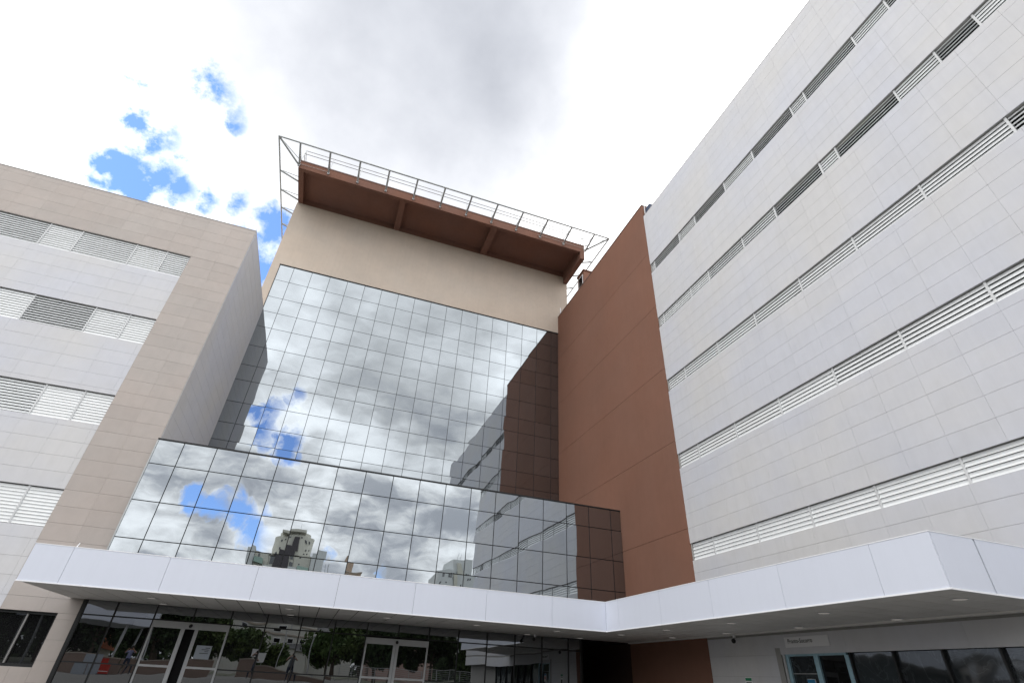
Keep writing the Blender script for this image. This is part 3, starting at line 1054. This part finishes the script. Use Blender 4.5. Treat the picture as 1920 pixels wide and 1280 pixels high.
L.box(CL - 0.01, CX - .012, CY - 0.012, CY + 0.05, CZ0 - 0.012, CZ0 + 0.018)
L.box(CX - 0.012, CX + 0.05, CF - 0.012, CY + 0.05, CZ0 - 0.012, CZ0 + 0.018)
L.box(CX + 0.051, RX - 0.03, CF - 0.012, CF + 0.05, CZ0 - 0.012, CZ0 + 0.018)
L.build('lip_highlight', M_LIP, can)  # whiter lip paints the highlight along the canopy's lower edge
L = MB()
L.box(CL - 0.005, CX - .006, CY - 0.006, CY + 0.12, CZ1 + 0.001, CZ1 + 0.02)
L.box(CX - 0.006, CX + 0.12, CF - 0.006, CY + 0.12, CZ1 + 0.001, CZ1 + 0.02)
L.box(CX + 0.121, RX - 0.03, CF - 0.006, CF + 0.12, CZ1 + 0.001, CZ1 + 0.02)
L.build('cap_flashing', M_LIP, can)
GAPS = 0.012
lights_xy = [(-4.9, 21.2), (-4.9, 23.0), (-0.65, 20.9), (-0.62, 23.2), (2.71, 21.1), (6.06, 21.0), (8.97, 23.2), (9.18, 20.6), (11.3, 22.9),
             (11.6, 19.9), (11.65, 16.95), (11.72, 13.78), (13.5, 19.3), (13.63, 16.35), (13.74, 13.3), (11.74, 10.5), (13.8, 10.25), (11.86, 7.4)]
# soffit: 0.62 m strips of 1.25 m panels, joints staggered in the right leg
n_sof = 0
x = CL + 0.04
while x < CX - 0.1:
    x1 = min(x + 0.63, CX + 0.04)
    if CX - x1 < 0.25:
        x1 = CX + 0.04
    ys_ = [CY + 0.04, CY + 0.04 + 2.1, GY - 0.06]
    for a, b in zip(ys_[:-1], ys_[1:]):
        box(can, 'soffit_panel', M_SOFFIT, x + GAPS, x1 - GAPS, a + GAPS, b - GAPS, CZ0, CZ0 + 0.006)
        n_sof += 1
    x = x1
rows_y = frange(CF + 0.04, GY - 0.2, 0.62)
for i, (a, b) in enumerate(zip(rows_y[:-1], rows_y[1:])):
    off = 0.6 if i % 2 else 0
    cuts = [CX + 0.04] + [c for c in (CX + 0.64 + off, CX + 1.84 + off, CX + 3.04 + off) if c < 13.9] + [14.0]
    for c, d in zip(cuts[:-1], cuts[1:]):
        box(can, 'soffit_panel', M_SOFFIT, c + GAPS, d - GAPS, a + GAPS, b - GAPS, CZ0 + 0.0, CZ0 + 0.006)
box(can, 'soffit_edge', M_SOFFIT, 13.985, 14.155, CF + 0.04, GY - 0.2, CZ0 - 0.035, CZ0 + 0.01)
for lx, ly in lights_xy:
    dl = sub('downlight', can)
    rod(dl, 'trim_ring', M_LIP, (lx, ly, CZ0 - 0.010), (lx, ly, CZ0 - 0.001), 0.15, 16)
    rod(dl, 'lens', M_LAMP, (lx, ly, CZ0 - 0.014), (lx, ly, CZ0 - 0.011), 0.125, 16)
rod(can, 'stub_rod', M_LIP, (-6.94, CY + .1, CZ1 + .02), (-6.90, CY + .1, CZ1 + .14), 0.015, 6)

# ================================================================== WHAT THE GLASS REFLECTS (behind the camera)
GZ = 0.85


def house_windows(owner, wins, y, depth=0.06, glass=None, frame=None):
    for x0, x1, z0, z1 in wins:
        wv = sub('window', owner)
        box(wv, 'frame', frame or M_WHITE, x0 - .08, x1 + .08, y, y + depth, z0 - .08, z1 + .08)
        box(wv, 'pane', glass or M_GLASSW, x0, x1, y + depth + .002, y + depth + .02, z0, z1)


house = thing('white_house', 'white two storey house with small dark windows and mouldings behind the trees', 'building')
w = MB()
w.box(-10.5, -5.0, -50, -40.0, GZ, 9.2)
w.box(-5.0, 1.4, -50, -40.6, GZ, 8.6)
w.box(1.4, 7.0, -52, -41.4, GZ, 7.0)
w.box(-3.2, 1.6, -40.6, -39.2, GZ, 4.1)
w.build('wall', M_HOUSE, house)
r = MB()
r.prism([(-38.8, 4.1), (-40.59, 4.1), (-40.59, 5.0)], 0, -3.5, 1.9)
r.prism([(-40.7, 7.0), (-52.5, 7.0), (-46.5, 8.8)], 0, 1.2, 7.4)
r.build('roof', M_SLATE, house)
for z, a, b, y in ((6.95, -10.6, -4.9, -39.95), (5.9, -5.0, 1.4, -40.55), (7.2, -5.0, 1.4, -40.5), (5.0, -10.6, -4.9, -39.93)):
    box(house, 'moulding', M_COPE, a, b, y - .04, y + .08, z, z + .16)
house_windows(house, [(-8.7, -7.9, 4.85, 5.5), (-8.2, -7.6, 6.2, 6.75), (-6.6, -6.0, 3.2, 4.2)], -40.0)
house_windows(house, [(-3.55, -2.8, 6.3, 6.75), (-3.4, -2.65, 5.05, 5.55), (-1.65, -.8, 5.1, 5.6), (.2, .9, 5.1, 5.6)], -40.6)
house_windows(house, [(-2.6, -1.2, 2.3, 3.6)], -39.2)
house_windows(house, [(2.2, 3.2, 4.8, 5.9), (4.4, 5.4, 4.8, 5.9)], -41.4)

pink = thing('pink_house', 'pinkish house with dark openings behind the railing and trees', 'building')
w = MB(); w.box(11.2, 14.6, -56, -45.6, GZ, 7.6); w.box(14.6, 20.0, -56, -46.4, GZ, 7.3)
w.build('wall', M_PINK, pink)
box(pink, 'roof', M_SLATE, 10.9, 20.3, -56.3, -45.3, 7.61, 7.85)
house_windows(pink, [(13.2, 14.3, 5.9, 7.2), (12, 12.7, 3.6, 4.9)], -45.6)
house_windows(pink, [(16.4, 18.0, 5.9, 7.0), (16.4, 17.4, 3.4, 4.7)], -46.4)

tile_house = thing('tile_roofed_house', 'low house with an orange tiled roof behind the left trees', 'building')
w = MB(); w.box(-28, -22, -42, -34, GZ, 3.0)
w.build('wall', M_HOUSE, tile_house)
r = MB(); r.prism([(-33.4, 2.95), (-42.6, 2.95), (-38, 4.6)], 0, -28.5, -21.5)
r.build('roof', M_TERRA, tile_house)
house_windows(tile_house, [(-23, -21.8, 1.8, 2.8)], -34)


def apartments(label, y, blocks, windows, bands, roofs):
    t = thing('apartment_building', label, 'building')
    for nm, mat, x0, x1, yd, z0, z1 in blocks:
        box(t, nm, mat, x0, x1, y - 16, y + yd, z0, z1)
    for x0, x1, z0, z1, yd in windows:
        box(t, 'window', M_GLASSW, x0, x1, y + yd, y + yd + .06, z0, z1)
    for x0, x1, z0, z1, yd, mat in bands:
        box(t, 'balcony', mat, x0, x1, y + yd, y + yd + 1.2, z0, z1)
    for a, b, r_ in roofs:
        rod(t, 'antenna', M_GALV, a, b, r_, 6)
    return t


AY = -120
apt = apartments('cream apartment tower with a rounded crown, dark central stripe and green glass balconies', AY,
    [('side_wing', M_APTG, -20.2, -17.6, .6, GZ, 30.5), ('side_wing', M_APTG, -3.4, 0.2, .6, GZ, 30.7),
     ('wall', M_APTW, -17.5, -13.6, 0, GZ, 30.0), ('wall', M_APTW, -7.7, -3.5, 0, GZ, 29.7),
     ('stair_tower', M_APTD, -12.2, -9.3, 1.6, GZ, 31.4), ('stair_core', M_APTW, -13.5, -7.8, .3, GZ, 29.0),
     ('parapet', M_APTW, -12.6, -6.9, -.8, 35.6, 36.3)],
    [(-16.6, -16.0, 27.9, 29.0, 0.02), (-6.2, -5.7, 28.3, 28.7, .02), (-6.2, -5.7, 26.6, 27.0, .02), (-8.9, -7.9, 27.6, 29.2, .35),
     (-13.3, -12.4, 27.0, 29.0, .35), (-8.9, -7.9, 25.0, 26.8, .35)],
    [(-17.4, -14.9, 26.6, 27.8, 0.02, M_GLASST), (-6.4, -3.6, 24.9, 26.2, 0.02, M_GLASST), (-17.4, -14.9, 23.6, 24.8, .02, M_GLASST),
     (-14.8, -12.3, 23.0, 26.4, 0.4, M_APTG), (-9.2, -6.6, 22.6, 25.6, 0.4, M_APTG)],
    [((-9.3, AY - 6, 36.3), (-9.3, AY - 6, 39.4), .05)])
# rounded crown of that tower
mb = MB()
pr = []
for i in range(13):
    a = PI * i / 12
    pr.append((-9.6 - 5.0 * math.cos(a), AY - 7.5 + 5.6 * math.sin(a)))
pr += [(-4.6, AY - 15), (-14.6, AY - 15)]
mb.prism(pr, 2, 30.0, 34.9)
pr2 = [(-9.6 + (p[0] + 9.6) * .78, AY - 7.5 + (p[1] - AY + 7.5) * .82) for p in pr]
mb.prism(pr2, 2, 34.901, 36.1)
mb.build('crown', M_APTW, apt)
for i, (a, z) in enumerate([(.95, 33.6), (.95, 32.1), (1.25, 33.9), (1.9, 33.9), (2.2, 33.3), (2.45, 33.6), (2.25, 32.0), (2.6, 32.2), (2.2, 30.7), (2.5, 30.9), (.7, 31.2)]):
    cxp, cyp = -9.6 - 5.05 * math.cos(a), AY - 7.5 + 5.65 * math.sin(a)
    box(apt, 'window', M_GLASSW, cxp - .26, cxp + .26, cyp - .1, cyp + .1, z, z + .42, (0, 0, PI / 2 - a))
box(apt, 'crown_recess', M_APTD, -10.1, -8.6, AY - 2.2, AY - 1.6, 31.4, 34.2)

apartments('brown apartment block with a slim brick stair tower on its roof', AY,
    [('wall', M_APTB, 2.5, 11.6, 0, GZ, 25.7), ('stair_tower', M_APTB, 6.6, 8.6, -3, 25.71, 28.4), ('tank_tower', M_APTB, 7.6, 8.4, -4, 28.41, 31.2),
     ('parapet', M_COPE, 2.3, 11.8, .2, 25.70, 25.95)],
    [(8.7, 9.1, 24.5, 25.2, .02), (9.6, 10.0, 24.5, 25.2, .02), (6.9, 7.3, 24.4, 25.1, .02), (4.4, 4.8, 24.2, 25.0, .02)], [],
    [((1.1, AY, GZ), (1.1, AY, 28.2), .06), ((1.7, AY, GZ), (1.7, AY, 28.2), .06)])
apartments('grey apartment block with paired small windows and a taller rooftop tower', AY,
    [('wall', M_APTG, 34.2, 40.0, 0, GZ, 29.3), ('stair_tower', M_APTG, 39.8, 45.9, -1.5, GZ, 33.3), ('lift_shaft', M_APTW, 40.8, 42.3, -.9, GZ, 32.0)],
    [(35.9, 36.3, 27.2, 28.5, .02), (36.5, 36.9, 27.2, 28.5, .02), (38.8, 39.2, 27.2, 28.5, .02), (39.4, 39.8, 27.2, 28.5, .02), (35.4, 35.9, 24.9, 25.5, .02),
     (37.8, 38.2, 24.9, 25.4, .02), (43.6, 44.0, 27.9, 28.5, -1.48), (44.3, 44.7, 27.9, 28.5, -1.48), (43.4, 43.8, 25.2, 25.8, -1.48)], [],
    [((41.5, AY - 4, 33.3), (41.5, AY - 4, 35.8), .05), ((42.6, AY - 4, 33.3), (42.6, AY - 4, 35.4), .05), ((44.2, AY - 4, 33.3), (44.2, AY - 4, 35.2), .05)])


# ---- trees
def tree(label, x, y, h, rw, seed, leafm, base=GZ, n=7500):
    rnd = random.Random(seed)
    t = thing('tree', label, 'tree', 'trees across the forecourt')
    tr = MB()
    p0 = Vector((x, y, base - .05)); p1 = Vector((x + rnd.uniform(-.3, .3), y, base + h * .32))
    tr.rod(p0, p1, .20, .13, 8)
    cl = []
    for i in range(7):
        a = 2 * PI * i / 7 + rnd.uniform(-.3, .3)
        e = Vector((x + math.cos(a) * rw * rnd.uniform(.35, .65), y + math.sin(a) * rw * rnd.uniform(.35, .65), base + h * rnd.uniform(.5, .85)))
        tr.rod(p1, e, .08, .03, 6)
        cl.append((e, rw * rnd.uniform(.38, .58)))
    cl.append((Vector((x, y, base + h * .82)), rw * .5))
    cl.append((Vector((x, y, base + h * .5)), rw * .55))
    for i in range(12):
        a = rnd.uniform(0, 2 * PI)
        cl.append((Vector((x + math.cos(a) * rw * .72, y + math.sin(a) * rw * .72, base + h * rnd.uniform(.3, .8))), rw * rnd.uniform(.18, .34)))
    tr.build('trunk', M_BARK, t)
    cr = MB()
    for i in range(n):
        c, r_ = cl[rnd.randrange(len(cl))]
        d = Vector((rnd.gauss(0, 1), rnd.gauss(0, 1), rnd.gauss(0, .8))).normalized() * r_ * (rnd.random() ** .4)
        p = c + d
        s = rnd.uniform(.12, .27)
        q = Euler((rnd.uniform(0, PI), rnd.uniform(0, PI), rnd.uniform(0, PI))).to_matrix()
        cr.poly([p + q @ Vector((-s, -s * .5, 0)), p + q @ Vector((s * .3, -s * .6, .02)), p + q @ Vector((s, 0, 0)), p + q @ Vector((-.1 * s, s * .6, -.02))])
    cr.build('crown', leafm, t, fix=False)


tree('broad dark tree, leftmost in the entrance glass beside the flat roof', -24.5, -22, 7.0, 3.6, 1, M_LEAFD)
tree('dark tree behind the red totem', -19.5, -20, 7.6, 3.6, 2, M_LEAFD)
tree('tall dark tree behind the left sliding door', -13.5, -21, 7.4, 3.8, 3, M_LEAFD)
tree('low dark tree left of the white house behind the white board', -8.6, -23, 5.4, 2.6, 4, M_LEAF)
tree('bushy green tree in front of the white house behind the white board', -5.2, -22, 4.1, 2.0, 5, M_LEAF)
tree('small tree with thin crown beside the lamp post without arm', -1.9, -24, 3.6, 1.4, 6, M_LEAF, n=3000)
tree('wide green tree behind the curved end of the railing', 3.6, -21, 5.6, 2.9, 7, M_LEAF)
tree('dense green tree behind the right sliding door', 9.0, -22, 6.2, 3.0, 8, M_LEAFD)
tree('dark tree between the pink house and the emergency wing', 14.6, -22, 6.6, 3.0, 9, M_LEAFD)
tree('yellowish green tree at the far right end of the railing', 19.6, -21, 6.2, 3.0, 10, M_LEAF)
tree('distant dark tree left of the orange tiled roof', -34, -30, 8.0, 4.2, 11, M_LEAFD)

tree('tall dark tree rising behind the orange tiled roof', -27.5, -45, 9.5, 4.5, 12, M_LEAFD)
tree('round dark tree between the orange tiled roof and the white house', -16.5, -37, 8.6, 4.4, 13, M_LEAFD)
tree('slim tree between the white house and the pink house', 9.0, -48, 8.5, 3.2, 14, M_LEAFD)
tree('dark tree partly hiding the pink house', 12.2, -34, 6.0, 2.6, 15, M_LEAFD)
wood = MB()
rw_ = random.Random(99)
for i in range(42000):
    x = rw_.uniform(-110, 90)
    blocker_ = i >= 26000  # left belt is added out of view to block low sky light
    top = 8.0 + 3.5 * math.sin(x * .13) + 2.0 * math.sin(x * .31 + 1) + rw_.uniform(-1, 1)
    p = Vector((x, -78 + rw_.uniform(-4, 4), GZ + max(2.5, top) * (1 - rw_.random() ** 1.3)))
    if blocker_:
        yv = rw_.uniform(-80, 22)
        p = Vector((-58 + rw_.uniform(-4, 4), yv, GZ + (9 + 3 * math.sin(yv * .17)) * (1 - rw_.random() ** 1.3)))
    s = rw_.uniform(.35, .8)
    q = Euler((rw_.uniform(0, PI), rw_.uniform(0, PI), rw_.uniform(0, PI))).to_matrix()
    wood.poly([p + q @ Vector((-s, -s * .5, 0)), p + q @ Vector((s * .3, -s * .6, .02)), p + q @ Vector((s, 0, 0)), p + q @ Vector((-.1 * s, s * .6, -.02))])
wood = wood.build('woodland_with_blocker', M_LEAFD, fix=False)
wood['kind'] = 'stuff'
wood['label'] = 'dark belt of far trees behind the houses, with an added light-blocking belt at left'
wood['category'] = 'woodland'

# ---- forecourt furniture
def planter(label, pts, y0, y1, z1=None):
    t = thing('planter_wall', label, 'wall', 'planter walls of the forecourt')
    mb = MB(); cp = MB()
    for (xa, za), (xb, zb) in zip(pts[:-1], pts[1:]):
        for m_, lo0, lo1, hi0, hi1, e in ((mb, GZ - .05, GZ - .05, za - .07, zb - .07, 0), (cp, za - .07, zb - .07, za, zb, .03)):
            A = [(xa, y0 + e, lo0), (xb, y0 + e, lo1), (xb, y0 + e, hi1), (xa, y0 + e, hi0)]
            B = [(p[0], y1 - e, p[2]) for p in A]
            b = len(m_.v); m_.v += A + B
            m_.f += [(b, b + 1, b + 2, b + 3), (b + 4, b + 7, b + 6, b + 5), (b, b + 4, b + 5, b + 1), (b + 1, b + 5, b + 6, b + 2), (b + 2, b + 6, b + 7, b + 3), (b + 3, b + 7, b + 4, b)]
            m_.mi += [0] * 6
    mb.build('wall_body', M_PLANT, t, fix=False); cp.build('coping', M_COPE, t, fix=False)


planter('long low beige wall left of the open sliding door', [(-19, 2.0), (-16.8, 2.1), (-14.5, 2.0), (-12.5, 1.85)], -7.0, -7.35)
planter('curved beige wall seen through the left sliding door', [(-12.4, 1.82), (-10, 1.95), (-8.0, 2.04), (-6.4, 2.06)], -7.1, -7.45)
planter('beige wall with sloping top below the white board', [(-4.35, 2.12), (-2.25, 2.0), (-.9, 1.6), (1.2, 1.25), (3.0, 1.1)], -7.0, -7.4)

rl = thing('forecourt_railing', 'long steel pipe railing with many thin bars along the forecourt', 'railing')
px = 3.4
while px < 18.5:
    box(rl, 'post', M_ALU, px - .025, px + .025, -8.03, -7.97, GZ, 2.16)
    px += 1.25
for k in range(7):
    rod(rl, 'bar', M_ALU, (3.4, -8, 2.16 - k * .15), (18.4, -8, 2.16 - k * .15), .028 if k == 0 else .014, 6)


def lamp_post(label, x, y, h, head):
    t = thing('lamp_post', label, 'lamp post', 'lamp posts of the forecourt')
    rod(t, 'pole', M_ALU, (x, y, GZ), (x, y, h), .055, 10)
    if head:
        rod(t, 'globe', M_WHITE, (x, y, h), (x, y, h + .16), .10, 12)
    else:
        rod(t, 'arm', M_ALU, (x, y, h), (x + .9, y, h + .12), .035, 8)
        box(t, 'lamp_head', M_ALU, x + .8, x + 1.3, y - .1, y + .1, h + .08, h + .17)


tree('bushy tree right in front of the orange tiled roof', -22.5, -26, 5.2, 2.8, 16, M_LEAFD)
lamp_post('tall grey pole crossing the left sliding door', -11.8, -9, 6.2, False)
lamp_post('grey lamp pole in front of the white house', -1.35, -9, 5.6, False)
lamp_post('short lamp post with a pale globe before the green tree', 1.3, -9, 4.35, True)

tm = thing('totem_sign', 'red totem sign standing before the beige wall', 'sign')
box(tm, 'panel', M_RED, -13.42, -12.84, -5.2, -5.0, GZ + .05, 1.80)
box(tm, 'white_band', M_WHITE, -13.42, -12.84, -4.999, -4.99, 1.05, 1.10)
box(tm, 'base', M_BLACK, -13.5, -12.76, -5.25, -4.95, GZ - .02, GZ + .049)
bd = thing('notice_board', 'pair of blue grey boards beside the red totem', 'sign')
box(bd, 'panel', M_BOARD, -15.45, -14.62, -6.05, -6.0, GZ, 1.98)
box(bd, 'panel', M_BOARD, -14.58, -13.72, -6.10, -6.05, GZ, 2.04)
wb = thing('white_board', 'plain white board standing on the sloping beige wall', 'sign')
box(wb, 'panel', M_WHITE, -3.72, -2.40, -7.22, -7.18, 2.22, 2.92)
box(wb, 'leg', M_GALV, -3.60, -3.56, -7.22, -7.18, 2.07, 2.22)
box(wb, 'leg', M_GALV, -2.56, -2.52, -7.22, -7.18, 1.99, 2.22)
kc = thing('flat_roof_shelter', 'flat white roofed shelter on posts beside the left trees', 'canopy')
box(kc, 'roof', M_FASCIA, -21.0, -13.0, -15, -8.0, 4.35, 5.35)
for a, b in ((-20.5, -8.6), (-13.5, -8.6), (-20.5, -14.4), (-13.5, -14.4)):
    rod(kc, 'post', M_ALU, (a, b, GZ), (a, b, 4.35), .09, 10)


# ---- people with cameras
def person(label, x, y, face, shirt, trousers, h=1.74, skin_arms=True):
    """one continuous skinned body holding a camera at the face; face = heading (radians)"""
    t = thing('person', label, 'person')
    s = h / 1.74
    J = {'pel': (0, 0, .95), 'wst': (0, .0, 1.08), 'chs': (0, .02, 1.30), 'nk': (0, .03, 1.47), 'nk2': (0, .0, 1.54), 'hd': (0, -.02, 1.63), 'hd2': (0, -.02, 1.70)}
    R = {'pel': .145, 'wst': .125, 'chs': .15, 'nk': .07, 'nk2': .058, 'hd': .092, 'hd2': .07}
    E_ = [('pel', 'wst'), ('wst', 'chs'), ('chs', 'nk'), ('nk', 'nk2'), ('nk2', 'hd'), ('hd', 'hd2')]
    for sd, q in ((-1, 'l'), (1, 'r')):
        for nm, co, r_, pa in (('sh', (sd * .19, .02, 1.42), .062, 'nk'), ('el', (sd * .33, -.16, 1.32), .045, 'sh'), ('wr', (sd * .13, -.27, 1.56), .030, 'el'),
                               ('ha', (sd * .075, -.27, 1.62), .036, 'wr'), ('hp', (sd * .10, 0, .90), .095, 'pel'), ('kn', (sd * .14, -.02, .50), .062, 'hp'),
                               ('an', (sd * .17, .02, .09), .042, 'kn'), ('to', (sd * .19, -.14, .04), .038, 'an')):
            J[nm + q] = co; R[nm + q] = r_
            E_.append(((pa if pa in ('nk', 'pel') else pa + q), nm + q))
    names = list(J)
    me = bpy.data.meshes.new('body')
    Rz = Matrix.Rotation(face, 3, 'Z')
    me.from_pydata([Rz @ (Vector(J[k]) * s) for k in names], [(names.index(a), names.index(b)) for a, b in E_], [])
    o = link(bpy.data.objects.new('body', me))
    md = o.modifiers.new('skin', 'SKIN')
    md.use_smooth_shade = True
    for i, k in enumerate(names):
        sv = me.skin_vertices[0].data[i]
        sv.radius = (R[k] * s, R[k] * s)
        sv.use_root = (k == 'pel')
    sb = o.modifiers.new('sub', 'SUBSURF'); sb.levels = 1; sb.render_levels = 1
    dg = bpy.context.evaluated_depsgraph_get()
    m2 = bpy.data.meshes.new_from_object(o.evaluated_get(dg))
    bpy.data.objects.remove(o)
    m2.name = 'body'
    m2.materials.clear()
    for mt in (shirt, trousers, M_SKIN, M_BLACK):
        m2.materials.append(mt)
    for p in m2.polygons:
        c = p.center / s
        local = Rz.inverted() @ c
        if c.z < .11:
            i = 3
        elif c.z < .99:
            i = 1
        elif c.z > 1.475 and abs(local.x) < .16:
            i = 2
        elif local.y < -.14:
            i = 2
        else:
            i = 0
        p.material_index = i
    b = link(bpy.data.objects.new('body', m2), t)
    hb = MB(); n, k = 12, 6
    for i in range(k):
        a0, a1 = PI * .62 * i / k, PI * .62 * (i + 1) / k
        for j in range(n):
            b0, b1 = 2 * PI * j / n, 2 * PI * (j + 1) / n
            q = lambda a, bb: Rz @ (Vector((.098 * math.sin(a) * math.cos(bb), .02 + .105 * math.sin(a) * math.sin(bb), 1.665 + .115 * math.cos(a))) * s)
            hb.poly([q(a0, b0), q(a0, b1), q(a1, b1), q(a1, b0)])
    hb.build('hair', M_HAIR, t, smooth=True, fix=False)
    t.location = (x, y, GZ)
    cm = thing('camera_body', 'black camera held up by the ' + label.split(',')[0], 'camera')
    cb = MB()
    cb.box(-.07, .07, -.30, -.23, 1.58, 1.68); cb.box(-.03, .03, -.28, -.23, 1.68, 1.72)
    cb.rod((0, -.30, 1.63), (0, -.42, 1.63), .042, .045, 12)
    ob = cb.build('shell', M_BLACK, cm)
    ob.rotation_euler = (0, 0, face); ob.scale = (s, s, s)
    cm.location = (x, y, GZ)


person('photographer in a black shirt with both arms raised, before the white board', -2.85, -0.9, PI, M_TEEB, M_JEAN, 1.80)
person('photographer in a grey shirt and dark jeans, right of the sloping wall', -0.12, -2.0, PI, M_TEEG, M_JEAN, 1.74)
person('photographer in a lilac shirt, beside the red totem', -10.85, -2.0, PI, M_TEEL, M_JEAN, 1.74)
